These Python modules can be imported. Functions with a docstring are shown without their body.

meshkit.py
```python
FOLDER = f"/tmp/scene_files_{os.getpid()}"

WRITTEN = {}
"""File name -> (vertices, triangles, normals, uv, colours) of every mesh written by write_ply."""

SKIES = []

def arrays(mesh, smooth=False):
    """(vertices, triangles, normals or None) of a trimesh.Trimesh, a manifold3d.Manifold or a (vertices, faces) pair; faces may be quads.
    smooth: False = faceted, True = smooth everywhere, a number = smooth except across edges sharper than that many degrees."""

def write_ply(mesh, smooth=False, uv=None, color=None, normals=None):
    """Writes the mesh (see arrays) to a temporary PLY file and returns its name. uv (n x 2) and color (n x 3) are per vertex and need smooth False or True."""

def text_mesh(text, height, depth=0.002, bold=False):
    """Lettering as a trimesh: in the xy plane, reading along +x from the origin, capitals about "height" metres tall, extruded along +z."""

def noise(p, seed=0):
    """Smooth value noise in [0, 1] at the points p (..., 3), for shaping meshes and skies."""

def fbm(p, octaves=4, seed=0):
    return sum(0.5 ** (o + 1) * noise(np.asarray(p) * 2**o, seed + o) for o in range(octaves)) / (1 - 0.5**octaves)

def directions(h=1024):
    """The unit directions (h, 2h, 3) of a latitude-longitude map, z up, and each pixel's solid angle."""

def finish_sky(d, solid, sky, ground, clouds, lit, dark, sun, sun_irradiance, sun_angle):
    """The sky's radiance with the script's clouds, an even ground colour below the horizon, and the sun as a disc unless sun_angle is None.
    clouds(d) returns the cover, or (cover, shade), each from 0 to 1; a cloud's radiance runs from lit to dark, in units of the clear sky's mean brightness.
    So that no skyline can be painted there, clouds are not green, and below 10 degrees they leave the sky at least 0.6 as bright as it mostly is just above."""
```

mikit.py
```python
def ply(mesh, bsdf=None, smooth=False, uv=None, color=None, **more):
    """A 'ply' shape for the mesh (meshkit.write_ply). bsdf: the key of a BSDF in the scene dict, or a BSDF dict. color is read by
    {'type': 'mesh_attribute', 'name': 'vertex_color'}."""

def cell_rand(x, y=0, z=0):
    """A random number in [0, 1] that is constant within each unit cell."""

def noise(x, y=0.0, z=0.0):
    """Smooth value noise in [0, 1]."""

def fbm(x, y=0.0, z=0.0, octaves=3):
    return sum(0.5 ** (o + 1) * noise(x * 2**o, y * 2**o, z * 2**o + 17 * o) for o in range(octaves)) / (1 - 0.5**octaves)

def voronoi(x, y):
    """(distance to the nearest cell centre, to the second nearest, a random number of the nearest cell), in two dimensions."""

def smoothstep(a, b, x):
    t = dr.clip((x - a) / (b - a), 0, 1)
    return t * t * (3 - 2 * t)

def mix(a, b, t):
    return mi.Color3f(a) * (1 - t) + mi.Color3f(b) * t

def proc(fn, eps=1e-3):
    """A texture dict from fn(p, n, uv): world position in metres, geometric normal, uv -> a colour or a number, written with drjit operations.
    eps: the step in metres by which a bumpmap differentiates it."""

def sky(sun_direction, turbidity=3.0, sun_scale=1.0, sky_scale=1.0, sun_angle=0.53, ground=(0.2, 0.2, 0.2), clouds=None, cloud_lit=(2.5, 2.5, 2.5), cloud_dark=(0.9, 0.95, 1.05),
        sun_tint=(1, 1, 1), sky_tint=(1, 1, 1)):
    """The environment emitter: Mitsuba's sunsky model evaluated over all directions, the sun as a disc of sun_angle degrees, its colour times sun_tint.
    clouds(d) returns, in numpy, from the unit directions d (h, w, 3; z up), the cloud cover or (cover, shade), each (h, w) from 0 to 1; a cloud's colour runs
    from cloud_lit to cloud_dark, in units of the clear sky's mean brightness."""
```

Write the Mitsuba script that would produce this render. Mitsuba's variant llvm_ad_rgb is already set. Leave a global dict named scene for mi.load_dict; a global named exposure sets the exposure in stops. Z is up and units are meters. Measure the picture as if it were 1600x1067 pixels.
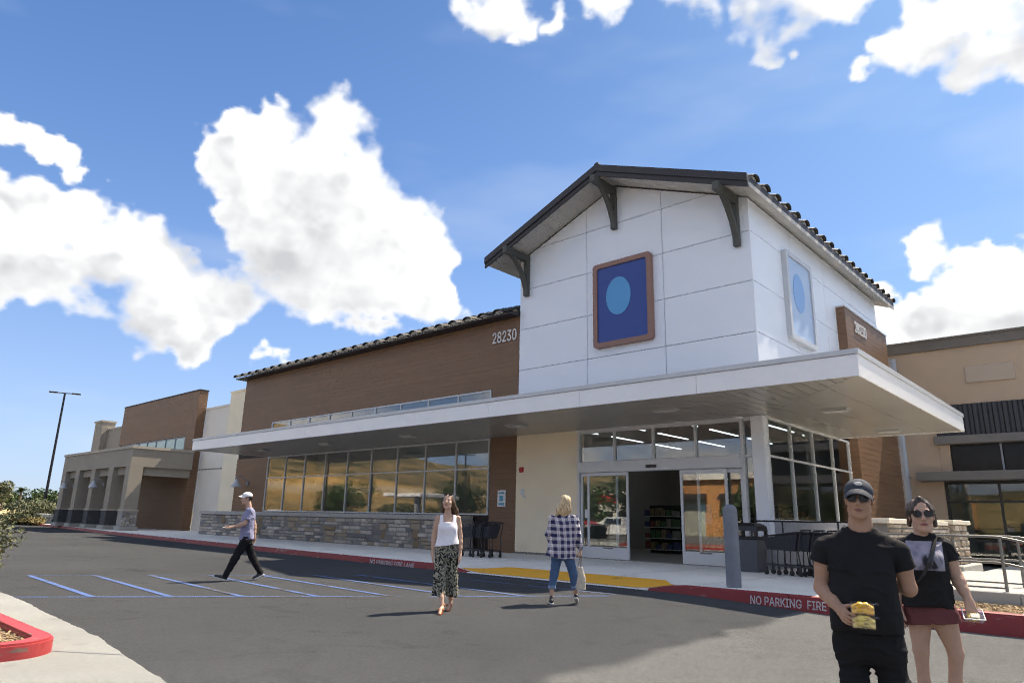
import math, random
import numpy as np, trimesh, shapely
import drjit as dr
import mitsuba as mi
import mikit, meshkit
from shapely.geometry import Polygon, box as sbox, LineString
from mikit import proc, fbm, noise, voronoi, cell_rand, smoothstep, mix

T = mi.ScalarTransform4f
scene, labels = {}, {}

# ---------------------------------------------------------------- camera, sky, exposure
EYE = (0.0, 0.0, 1.30)
FWD = (-0.653272, 0.714233, 0.251209)
UP = (0.152740, -0.200648, 0.967683)
scene['camera'] = {'type': 'perspective', 'fov': 73.45, 'fov_axis': 'x', 'near_clip': 0.05, 'far_clip': 9000.0,
                   'to_world': T().look_at(origin=list(EYE), target=[EYE[i] + FWD[i] for i in range(3)], up=list(UP))}
exposure = 2.95
SUN = (0.125, 0.70, 1.0)

# cloud banks: (azimuth, elevation, radius) in degrees; azimuth counted from +x towards +y
PUFFS = [(155.2, 29.0, 2.5, 0.85), (155.9, 26.3, 2.9, 1.0), (158.3, 29.2, 1.3, 0.45), (155.1, 31.0, 1.3, 0.45), (152.5, 24.3, 4.4, 1.0), (148.4, 28.6, 3.5, 1.0), (147.1, 25.8, 4.4, 1.0), (149.8, 21.1, 5.5, 1.0), (144.9, 20.9, 5.7, 1.0), (141.7, 21.5, 3.8, 1.0), (145.8, 18.2, 4.2, 1.0), (140.3, 19.2, 2.3, 0.81), (149.0, 17.9, 3.8, 1.0), (143.5, 23.6, 2.8, 0.98), (155.9, 23.0, 2.6, 0.88), (153.6, 20.9, 2.9, 0.98), (156.1, 25.9, 3.1, 1.0), (138.8, 19.8, 1.8, 0.61), (169.3, 19.5, 2.4, 0.82), (170.9, 19.9, 1.9, 0.64), (166.7, 19.7, 2.4, 0.83), (163.6, 18.5, 2.6, 0.88), (168.7, 16.5, 2.7, 0.93), (165.1, 16.4, 3.1, 1.0), (161.0, 17.4, 2.8, 0.98), (158.7, 15.3, 3.4, 1.0), (155.8, 16.5, 2.1, 0.72), (157.4, 14.1, 2.1, 0.71), (170.0, 14.0, 1.5, 0.53), (161.0, 14.0, 2.1, 0.73), (172.5, 17.1, 2.1, 0.72), (163.0, 19.8, 1.2, 0.41), (171.8, 24.5, 1.5, 0.53), (170.1, 24.8, 1.6, 0.54), (168.6, 23.7, 1.2, 0.42), (173.6, 24.3, 1.3, 0.46), (135.7, 40.6, 2.1, 0.72), (131.9, 39.8, 1.6, 0.56), (128.9, 39.4, 1.0, 0.34), (138.6, 40.4, 1.3, 0.46), (124.4, 40.8, 1.7, 0.58), (117.7, 40.1, 2.4, 0.83), (114.3, 38.6, 1.7, 0.58), (111.0, 37.0, 1.7, 0.59), (110.5, 35.4, 0.9, 0.3), (107.6, 38.2, 2.3, 0.78), (104.6, 37.7, 1.8, 0.62), (102.6, 37.5, 1.3, 0.46), (114.6, 41.6, 3.1, 1.0), (106.3, 40.4, 3.4, 1.0), (133.3, 42.7, 2.7, 0.94), (108.3, 35.0, 0.7, 0.3), (102.6, 32.1, 1.1, 0.39), (100.1, 33.3, 1.8, 0.63), (97.5, 33.6, 2.3, 0.79), (95.4, 33.4, 3.0, 1.0), (93.1, 32.2, 3.1, 1.0), (91.2, 32.3, 3.1, 1.0), (90.5, 30.0, 2.1, 0.72), (95.0, 30.9, 1.7, 0.58), (97.7, 35.3, 1.6, 0.54), (91.9, 30.2, 1.3, 0.44), (87.8, 32.5, 4.7, 1.0), (98.8, 18.8, 1.4, 0.48), (97.0, 18.6, 1.7, 0.57), (95.6, 18.5, 1.2, 0.4), (102.1, 15.3, 1.7, 0.57), (100.5, 14.9, 1.9, 0.67), (98.1, 15.2, 2.2, 0.75), (95.6, 16.2, 2.4, 0.83), (94.3, 15.1, 3.1, 1.0), (96.7, 13.9, 2.8, 0.95), (103.1, 16.4, 1.5, 0.51), (99.0, 13.8, 2.8, 0.97), (92.6, 16.9, 2.8, 0.96), (91.1, 14.1, 4.1, 1.0), (152.0, 11.3, 1.1, 0.39), (150.6, 11.3, 0.8, 0.3)]


def cloud_cover(d):
    """Fair-weather cumulus: each bank is a heap of puffs, its edge broken into billows by noise."""
    shp = d.shape[:2]
    az = np.degrees(np.arctan2(d[..., 1], d[..., 0]))
    el = np.degrees(np.arcsin(np.clip(d[..., 2], -1, 1)))

    def billow(k, seed, octaves):
        return sum(0.5 ** o * np.abs(2 * meshkit.noise(d * k * 2 ** o + 3.7 * o, seed + o) - 1) for o in range(octaves)) / (2 - 0.5 ** (octaves - 1))

    n0 = meshkit.fbm(d * 9.0, 3, 3) - 0.5
    n1 = 0.36 - billow(15.0, 11, 4)
    n2 = meshkit.fbm(d * 75.0 + 5, 4, 9) - 0.5

    # the puffs' outlines are torn by swirling air
    wa = 6.5 * (meshkit.fbm(d * 11.0 + 7, 4, 61) - 0.5) + 2.6 * (meshkit.fbm(d * 42.0 + 1, 4, 63) - 0.5)
    we = 6.5 * (meshkit.fbm(d * 11.0 + 29, 4, 65) - 0.5) + 2.6 * (meshkit.fbm(d * 42.0 + 9, 4, 67) - 0.5)

    def field(da, de):
        g = np.full(shp, 1e-9)
        for a, e, r, s in PUFFS:
            w = math.cos(math.radians(e))
            m = np.nonzero((np.abs(el[:, 0] - e - de) < 2.6 * r + 5))[0]
            if not len(m):
                continue
            i0, i1 = m[0], m[-1] + 1
            dx = (az[i0:i1] + wa[i0:i1] / w - a - da + 180) % 360 - 180
            g[i0:i1] += s * np.exp(-3.2 * ((dx * w) ** 2 + (el[i0:i1] + we[i0:i1] - e - de) ** 2) / r ** 2)
        return np.log(g / 0.075) / 2.6

    base = field(0, 0)
    f = 0.62 * np.minimum(base, 1.0) + 0.35 * n0 + 0.75 * n1 + 0.45 * n2 + 0.06
    soft = 0.26 + 0.5 * np.clip(meshkit.fbm(d * 7.0 + 40, 3, 51) * 2.2 - 0.75, 0, 1) + 0.35 * np.clip((el - 27) / 10, 0, 1)
    cover = np.clip((f + 0.06) / soft, 0, 1)
    cover = cover * cover * (3 - 2 * cover)
    thick = field(2.2, -3.6)          # what stands between a puff and the sun
    sh = np.clip((np.clip(thick, -0.6, 0.85) + 1.7 * n0 - 1.6 * n1 + 0.2 * n2 + 0.10) / 1.35, 0, 1) * np.clip(f * 2.0, 0, 1)
    # thin high veil all over, and scattered heaps beyond the frame
    veil = np.clip((meshkit.fbm(d * np.array([3.0, 3.0, 9.0]) + 11, 5, 21) - 0.55) * 1.1, 0, 0.22)
    far = np.clip((meshkit.fbm(d * np.array([4.5, 4.5, 8.0]) + 31, 5, 33) - 0.475) * 9, 0, 1)
    away = np.clip((np.abs((az - 132.0 + 180) % 360 - 180) - 52) / 10, 0, 1)
    cover = np.maximum(cover, np.maximum(veil * 0.5, far * away))
    haze = 0.52 * np.exp(-np.clip(el, 0, 90) / 11.0)      # thin bright air low down
    total = cover + (1 - cover) * haze
    sh = (cover * sh * 0.78 + (1 - cover) * haze * 0.42) / np.maximum(total, 1e-6)
    return total, sh


scene['sky'] = mikit.sky(SUN, turbidity=3.0, sun_scale=0.97, sun_tint=(0.955, 1.0, 1.055), clouds=cloud_cover, sky_scale=0.68, sky_tint=(0.62, 0.79, 0.97), cloud_lit=(2.95, 2.95, 2.92), cloud_dark=(1.25, 1.29, 1.37), ground=(0.14, 0.135, 0.13))

# ---------------------------------------------------------------- helpers
_count = {}


def numbered(name):
    n = _count.get(name, 0)
    _count[name] = n + 1
    return name if n == 0 else f'{name}_{n:03d}'


def thing(name, label=None, cat=None, group=None, kind=None):
    key = numbered(name)
    labels[key] = {}
    if label:
        labels[key]['label'] = label
    if cat:
        labels[key]['category'] = cat
    if group:
        labels[key]['group'] = group
    if kind:
        labels[key]['kind'] = kind
    return key


def put(key, mesh, bsdf, smooth=False, **kw):
    scene[key] = mikit.ply(mesh, bsdf, smooth, **kw)
    return key


def part(parent, name, mesh, bsdf, smooth=False, label=None, kind=None, **kw):
    key = numbered(parent + '__' + name)
    put(key, mesh, bsdf, smooth, **kw)
    if label or kind:
        labels[key] = {k: v for k, v in (('label', label), ('kind', kind)) if v}
    return key


def structure(name, mesh, bsdf, label, smooth=False, kind='structure', cat=None):
    key = thing(name, label, cat, kind=kind)
    return put(key, mesh, bsdf, smooth)


def cat_(ms):
    return trimesh.util.concatenate([m for m in ms if m is not None])


def box(x0, x1, y0, y1, z0, z1):
    v = np.array([[x, y, z] for x in (x0, x1) for y in (y0, y1) for z in (z0, z1)], float)
    f = np.array([[0, 1, 3], [0, 3, 2], [4, 6, 7], [4, 7, 5], [0, 4, 5], [0, 5, 1], [2, 3, 7], [2, 7, 6], [0, 2, 6], [0, 6, 4], [1, 5, 7], [1, 7, 3]])
    return trimesh.Trimesh(v, f, process=False)


def cbox(x0, x1, y0, y1, z0, z1, c=0.01):
    """box with chamfered edges"""
    c = min(c, (x1 - x0) * 0.45, (y1 - y0) * 0.45, (z1 - z0) * 0.45)
    p = []
    for sx in (0, 1):
        for sy in (0, 1):
            for sz in (0, 1):
                X, Y, Z = (x0, x1)[sx], (y0, y1)[sy], (z0, z1)[sz]
                dx, dy, dz = (c, -c)[sx], (c, -c)[sy], (c, -c)[sz]
                p += [[X, Y + dy, Z + dz], [X + dx, Y, Z + dz], [X + dx, Y + dy, Z]]
    return trimesh.convex.convex_hull(np.array(p))


def hull(pts):
    return trimesh.convex.convex_hull(np.asarray(pts, float))


def prism(pts, axis, a0, a1):
    """polygon extruded along an axis; pts are the two other coordinates in order (x,z for y; y,z for x; x,y for z). pts may be a shapely polygon"""
    P = pts if hasattr(pts, 'exterior') else Polygon(pts)
    m = trimesh.creation.extrude_polygon(P, a1 - a0, engine='earcut')
    v = np.array(m.vertices)
    if axis == 'y':
        w = np.stack([v[:, 0], a0 + v[:, 2], v[:, 1]], 1)
    elif axis == 'x':
        w = np.stack([a0 + v[:, 2], v[:, 0], v[:, 1]], 1)
    else:
        w = np.stack([v[:, 0], v[:, 1], a0 + v[:, 2]], 1)
    m = trimesh.Trimesh(w, m.faces, process=False)
    if axis == 'y':
        m.invert()
    return m


def tube(path, r, n=10, caps=True):
    """round bar along a polyline; r a number or one per point"""
    p = np.asarray(path, float)
    r = np.broadcast_to(np.asarray(r, float), (len(p),))
    t = np.gradient(p, axis=0)
    t /= np.linalg.norm(t, axis=1, keepdims=True) + 1e-12
    ref = np.array([0, 0, 1.0]) if abs(t[0, 2]) < 0.9 else np.array([1.0, 0, 0])
    a = np.cross(t[0], ref); a /= np.linalg.norm(a)
    A = []
    for k in range(len(p)):
        a = a - t[k] * (a @ t[k]); a /= np.linalg.norm(a)
        A.append(a)
    A = np.array(A); B = np.cross(t, A)
    th = np.arange(n) * 2 * np.pi / n
    v = p[:, None] + r[:, None, None] * (np.cos(th)[None, :, None] * A[:, None] + np.sin(th)[None, :, None] * B[:, None])
    i, j = np.meshgrid(np.arange(len(p) - 1), np.arange(n), indexing='ij')
    q = np.stack([i * n + j, (i + 1) * n + j, (i + 1) * n + (j + 1) % n, i * n + (j + 1) % n], -1).reshape(-1, 4)
    f = np.vstack([q[:, [0, 2, 1]], q[:, [0, 3, 2]]])
    v = v.reshape(-1, 3)
    if caps:
        c0, c1 = len(v), len(v) + 1
        v = np.vstack([v, p[0], p[-1]])
        k = np.arange(n)
        f = np.vstack([f, np.stack([np.full(n, c0), (k + 1) % n, k], 1), np.stack([np.full(n, c1), (len(p) - 1) * n + k, (len(p) - 1) * n + (k + 1) % n], 1)])
    return trimesh.Trimesh(v, f, process=False)


def bend(path, r=0.08, n=5):
    """polyline with its corners rounded"""
    p = [np.asarray(q, float) for q in path]
    out = [p[0]]
    for a, b, c in zip(p[:-2], p[1:-1], p[2:]):
        u, w = a - b, c - b
        lu, lw = np.linalg.norm(u), np.linalg.norm(w)
        s = min(r, lu * 0.45, lw * 0.45)
        A, C = b + u / lu * s, b + w / lw * s
        for k in range(n + 1):
            t = k / n
            out.append((1 - t) ** 2 * A + 2 * t * (1 - t) * b + t * t * C)
    return np.array(out + [p[-1]])


def lathe(profile, n=24, at=(0, 0, 0)):
    """profile: (radius, z) pairs"""
    m = trimesh.creation.revolve(np.array(profile, float), sections=n)
    m.apply_translation(at)
    return m


def grid(xs, ys, zf):
    X, Y = np.meshgrid(xs, ys, indexing='ij')
    Z = zf(X, Y)
    v = np.stack([X, Y, Z], -1).reshape(-1, 3)
    i, j = np.meshgrid(np.arange(len(xs) - 1), np.arange(len(ys) - 1), indexing='ij')
    n = len(ys)
    q = np.stack([i * n + j, (i + 1) * n + j, (i + 1) * n + j + 1, i * n + j + 1], -1).reshape(-1, 4)
    return trimesh.Trimesh(v, np.vstack([q[:, [0, 1, 2]], q[:, [0, 2, 3]]]), process=False)


def sstep(a, b, x):
    t = np.clip((np.asarray(x, float) - a) / (b - a), 0, 1)
    return t * t * (3 - 2 * t)


def rot(m, deg, axis=(0, 0, 1), at=(0, 0, 0)):
    m = m.copy()
    m.apply_transform(trimesh.transformations.rotation_matrix(math.radians(deg), axis, at))
    return m


def moved(m, x, y, z, rz=0):
    m = rot(m, rz) if rz else m.copy()
    m.apply_translation((x, y, z))
    return m


def text_on(text, height, origin, right, up, depth=0.02, bold=False, width=None):
    """lettering standing on a face: origin its lower left, right and up the directions of reading and of the letters' height"""
    m = meshkit.text_mesh(text, height, depth, bold)
    v = np.array(m.vertices)
    if width:
        v[:, 0] *= width / (v[:, 0].max())
    r, u = np.asarray(right, float), np.asarray(up, float)
    n = np.cross(r, u)
    w = np.asarray(origin, float) + v[:, :1] * r + v[:, 1:2] * u + v[:, 2:] * n
    return trimesh.Trimesh(w, m.faces, process=False)


# ---------------------------------------------------------------- materials
def rgb(c):
    return {'type': 'rgb', 'value': list(c)} if not isinstance(c, dict) else c


def mat(key, color, rough=0.6, bump=None, bscale=1.0, metallic=0.0, spec=0.5, sheen=0.0, clear=0.0):
    p = {'type': 'principled', 'base_color': rgb(color), 'roughness': rough, 'metallic': metallic, 'specular': spec}
    if sheen:
        p['sheen'] = sheen
    if clear:
        p['clearcoat'] = clear
        p['clearcoat_gloss'] = 0.9
    if bump is not None:
        p = {'type': 'bumpmap', 'arbitrary': bump, 'scale': bscale, 'bsdf': p}
    scene[key] = {'type': 'twosided', 'bsdf': p}
    return key


def grain(base, amp=0.12, s=3.0, fine=40.0):
    b = np.asarray(base, float)

    def fn(p, n, uv):
        k = 1 + amp * (2 * fbm(p.x * s, p.y * s, p.z * s) - 1) + amp * 0.6 * (2 * noise(p.x * fine, p.y * fine, p.z * fine) - 1)
        return mi.Color3f(float(b[0]), float(b[1]), float(b[2])) * k
    return proc(fn)


def asphalt_colour(p, n, uv):
    old = smoothstep(-0.12, 0.12, p.x + 4.42 + 0.03 * (p.y - 8) * 1.6 + 0.25 * (noise(p.x * 2.0, p.y * 2.0) - 0.5))
    old = dr.maximum(old, smoothstep(-2.6, -3.4, p.y + 0.5 * (noise(p.x, p.y, 4.0) - 0.5)))
    big = fbm(p.x * 0.35, p.y * 0.35, 3.0, 4)
    fine = noise(p.x * 55, p.y * 55, 1.0)
    fine2 = noise(p.x * 130, p.y * 130, 5.0)
    spots = smoothstep(0.80, 0.9, noise(p.x * 3.1, p.y * 3.1, 7.0)) * 0.10
    crack = smoothstep(0.035, 0.012, dr.abs(fbm(p.x * 0.55 + 4, p.y * 0.55, 8.0, 4) - 0.5)) * smoothstep(0.45, 0.6, noise(p.x * 0.4, p.y * 0.4, 12.0))
    spots = spots + 0.07 * crack + 0.05 * smoothstep(0.74, 0.80, noise(p.x * 1.7, p.y * 1.7, 15.0)) * smoothstep(0.3, 0.7, noise(p.x * 9, p.y * 9, 3.0))
    k = (0.86 + 0.28 * big) * (0.82 + 0.22 * fine + 0.16 * fine2) - spots
    new_c = mi.Color3f(0.050, 0.052, 0.055) * k
    k2 = (0.86 + 0.28 * big) * (0.70 + 0.35 * fine + 0.28 * fine2) - spots
    old_c = mi.Color3f(0.100, 0.101, 0.099) * k2
    return new_c * (1 - old) + old_c * old


def asphalt_bump(p, n, uv):
    return noise(p.x * 70, p.y * 70) * 0.004 + noise(p.x * 160, p.y * 160) * 0.003


mat('asphalt', proc(asphalt_colour), 0.85, proc(asphalt_bump, 2e-3), 1.0, spec=0.02)


def concrete_fn(base, amp=0.2):
    def fn(p, n, uv):
        st = fbm(p.x * 0.9, p.y * 0.9, p.z * 0.9, 4)
        f = noise(p.x * 45, p.y * 45, p.z * 45)
        k = (1 - amp * 0.5 + amp * st) * (0.93 + 0.12 * f) - 0.10 * smoothstep(0.72, 0.85, fbm(p.x * 2.7 + 9, p.y * 2.7, p.z))
        return mi.Color3f(*base) * k
    return proc(fn)


mat('walk_concrete', concrete_fn((0.50, 0.49, 0.465)), 0.8, spec=0.3)
mat('apron_concrete', concrete_fn((0.200, 0.202, 0.190), 0.30), 0.8, spec=0.3)
mat('slab_concrete', concrete_fn((0.33, 0.325, 0.30)), 0.8, spec=0.3)


def red_fn(p, n, uv):
    chip = smoothstep(0.66, 0.72, fbm(p.x * 4.0, p.y * 4.0, p.z * 9.0, 4))
    k = 0.85 + 0.3 * fbm(p.x * 1.3, p.y * 1.3, p.z * 5)
    return mix((0.19, 0.018, 0.022), (0.22, 0.11, 0.10), chip * 0.7) * k


mat('red_paint', proc(red_fn), 0.55)


def island_red_fn(p, n, uv):
    chip = smoothstep(0.70, 0.75, fbm(p.x * 6.0, p.y * 6.0, p.z * 12.0, 4))
    k = 0.85 + 0.3 * fbm(p.x * 3, p.y * 3, p.z * 5)
    return mix((0.30, 0.034, 0.036), (0.17, 0.09, 0.075), chip) * k


mat('island_red', proc(island_red_fn), 0.5)


def paint_fn(c, wear):
    def fn(p, n, uv):
        w = smoothstep(wear, wear + 0.22, fbm(p.x * 2.2, p.y * 2.2, 2.0, 4) * 0.85 + 0.15 * noise(p.x * 25, p.y * 25))
        return mix(c, (0.05, 0.05, 0.052), w)
    return proc(fn)


mat('blue_paint', paint_fn((0.054, 0.092, 0.215), 0.50), 0.7)
mat('blue_paint_worn', paint_fn((0.052, 0.080, 0.17), 0.45), 0.75)
mat('yellow_paint', paint_fn((0.56, 0.285, 0.022), 0.72), 0.65)
mat('stencil_white', concrete_fn((0.40, 0.36, 0.38), 0.6), 0.7)


def plank_fn(base, row, run):
    """fibre cement boards: a tone per board, a fine streaky grain along it"""
    def fn(p, n, uv):
        along = p.x + p.y
        r = dr.floor(p.z / row)
        t = cell_rand(along / run + 0.37 * r, r, 3)
        g = fbm(along * 1.2, p.z * 38, r, 4)
        k = 0.92 + 0.10 * t + 0.22 * (g - 0.5)
        return mi.Color3f(*base) * k
    return proc(fn)


mat('brown_board', plank_fn((0.185, 0.105, 0.058), 0.2, 3.0), 0.55)
mat('board_gap', (0.03, 0.02, 0.015), 0.8)
mat('white_panel', grain((0.78, 0.82, 0.88), 0.02, 0.7, 30), 0.38)
mat('fascia_metal', grain((0.82, 0.825, 0.83), 0.03, 0.6, 12), 0.35)
mat('fascia_cap', (0.52, 0.54, 0.56), 0.35)
mat('joint_grey', (0.16, 0.17, 0.19), 0.7)
mat('soffit_metal', grain((0.385, 0.37, 0.34), 0.06, 0.8, 20), 0.30, metallic=0.3)
mat('soffit_board', grain((0.50, 0.48, 0.44), 0.06, 1.5, 20), 0.6)
mat('roof_dark', grain((0.030, 0.026, 0.030), 0.2, 2.0), 0.55)
mat('roof_tile', grain((0.055, 0.056, 0.054), 0.3, 2.5), 0.7)
mat('tile_mortar', grain((0.42, 0.41, 0.38), 0.2, 4.0), 0.9)
mat('bracket_grey', grain((0.075, 0.078, 0.070), 0.12, 3.0), 0.6)
mat('frame_white', (0.62, 0.63, 0.65), 0.35)
mat('frame_black', (0.018, 0.018, 0.02), 0.4)
mat('cream_stucco', grain((0.86, 0.755, 0.56), 0.07, 1.2, 60), 0.85)
mat('pale_stucco', grain((0.74, 0.69, 0.60), 0.07, 0.8, 60), 0.85)
mat('taupe_stucco', grain((0.30, 0.265, 0.215), 0.10, 1.0, 60), 0.85)
mat('taupe_trim', grain((0.40, 0.355, 0.29), 0.08, 1.0, 60), 0.85)
mat('tan_stucco', grain((0.485, 0.37, 0.265), 0.08, 0.8, 60), 0.85)
mat('parapet_brown', grain((0.17, 0.15, 0.128), 0.08, 1.0, 60), 0.8)
mat('awning_metal', (0.035, 0.035, 0.042), 0.4)
mat('ledge_grey', grain((0.19, 0.18, 0.165), 0.1, 1.0, 50), 0.8)
mat('steel', (0.42, 0.42, 0.42), 0.35, metallic=0.8)
mat('rail_steel', (0.17, 0.165, 0.155), 0.42, metallic=0.5)
mat('pipe_grey', (0.42, 0.45, 0.50), 0.4)
mat('bollard_grey', grain((0.15, 0.165, 0.20), 0.1, 5), 0.55)
mat('base_grey', grain((0.26, 0.275, 0.31), 0.1, 5), 0.6)
mat('bin_grey', grain((0.075, 0.085, 0.105), 0.1, 6), 0.5)
mat('bin_dark', (0.018, 0.018, 0.022), 0.45)
mat('rubber', (0.015, 0.015, 0.015), 0.7)
mat('cart_plastic', (0.028, 0.030, 0.042), 0.45)
mat('cart_metal', (0.05, 0.05, 0.056), 0.4, metallic=0.6)
mat('red_plastic', (0.42, 0.03, 0.03), 0.4)
mat('white_plain', (0.72, 0.72, 0.72), 0.5)
mat('sign_blue', (0.03, 0.06, 0.26), 0.35)
mat('sign_sky', (0.09, 0.32, 0.62), 0.35)
mat('sign_rust', (0.26, 0.14, 0.105), 0.4)
mat('sign_pale', (0.42, 0.54, 0.72), 0.4)
mat('sign_mid', (0.22, 0.40, 0.70), 0.4)
mat('poster_blue', (0.10, 0.32, 0.48), 0.5)
mat('shop_wall', (0.26, 0.25, 0.235), 0.8)
mat('floor_interior', (0.24, 0.23, 0.215), 0.4)
mat('mulch_soil', grain((0.16, 0.11, 0.07), 0.35, 8.0, 60), 0.95)
mat('lamp_body', (0.34, 0.34, 0.33), 0.4)
mat('lamp_lens', (0.55, 0.55, 0.53), 0.3)
mat('pole_black', (0.018, 0.018, 0.022), 0.45)
mat('wood_chip', grain((0.30, 0.22, 0.125), 0.45, 60.0, 200), 0.9)
scene['glass'] = {'type': 'thindielectric', 'int_ior': 1.92, 'specular_transmittance': {'type': 'rgb', 'value': [0.62, 0.68, 0.66]}}
scene['door_glass'] = {'type': 'thindielectric', 'int_ior': 1.85, 'specular_transmittance': {'type': 'rgb', 'value': [0.75, 0.80, 0.78]}}
scene['clear_glass'] = {'type': 'thindielectric', 'int_ior': 1.55, 'specular_transmittance': {'type': 'rgb', 'value': [0.62, 0.70, 0.66]}}


STONES = [(0.28, 0.262, 0.243), (0.37, 0.335, 0.29), (0.22, 0.212, 0.21), (0.45, 0.415, 0.37), (0.29, 0.235, 0.17), (0.15, 0.148, 0.15)]
for i, c in enumerate(STONES):
    mat(f'stone_{i}', grain(c, 0.22, 6.0, 45), 0.85)
mat('stone_ochre', grain((0.20, 0.15, 0.09), 0.20, 5.0, 45), 0.85)
mat('mortar', grain((0.19, 0.18, 0.165), 0.2, 10), 0.9)
mat('cap_stone', grain((0.36, 0.35, 0.33), 0.12, 3.0, 40), 0.8)
mat('cap_cream', grain((0.62, 0.57, 0.46), 0.12, 3.0, 40), 0.8)
LIGHT_STONES = [(0.30, 0.25, 0.19), (0.38, 0.33, 0.27), (0.24, 0.19, 0.14), (0.44, 0.39, 0.33)]
for i, c in enumerate(LIGHT_STONES):
    mat(f'pale_stone_{i}', grain(c, 0.20, 6.0, 45), 0.85)
# ---------------------------------------------------------------- ground
def drop(x, y):
    """the asphalt falls towards the drain at the right"""
    return -0.155 * sstep(-7.6, -2.6, x) * sstep(2.7, 4.4, y)


xs = np.unique(np.concatenate([np.linspace(-1500, -90, 22), np.linspace(-90, 14, 105), np.linspace(14, 900, 20)]))
ys = np.unique(np.concatenate([np.linspace(-900, -40, 20), np.linspace(-40, 30, 71), np.linspace(30, 1500, 22)]))
structure('asphalt_ground', grid(xs, ys, drop), 'asphalt', 'dark asphalt driveway with a lighter old patch at the right, in front of the store')


def sheet(poly, h=0.004, step=0.5, zf=drop):
    """a thin painted or laid sheet following the ground"""
    P = poly if hasattr(poly, 'exterior') else Polygon(poly)
    P = P.segmentize(step)
    v, f = trimesh.creation.triangulate_polygon(P, engine='earcut')
    z = zf(v[:, 0], v[:, 1]) + h
    return trimesh.Trimesh(np.column_stack([v, z]), f, process=False)


def line_poly(a, b, w):
    return LineString([a, b]).buffer(w / 2, cap_style='flat')


# sidewalk with its ramp; the curb's top edge runs along CURB
CURB = np.array([(-160, 24.0), (-77, 17.9), (-60, 16.4), (-46, 14.9), (-37.5, 14.2), (-30.5, 13.65), (-24.2, 13.2), (-20.8, 12.95), (-18, 12.8), (-15.7, 12.68), (-13.9, 12.62), (-12, 12.62), (-9.5, 12.62), (-7.5, 12.62), (-4.0, 12.62), (3.0, 12.62), (14, 12.62)])


def curb_y(x):
    return np.interp(x, CURB[:, 0], CURB[:, 1])


def edge_z(x):
    return 0.15 - 0.145 * sstep(-14.0, -12.6, x) * (1 - sstep(-8.1, -6.9, x))


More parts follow.
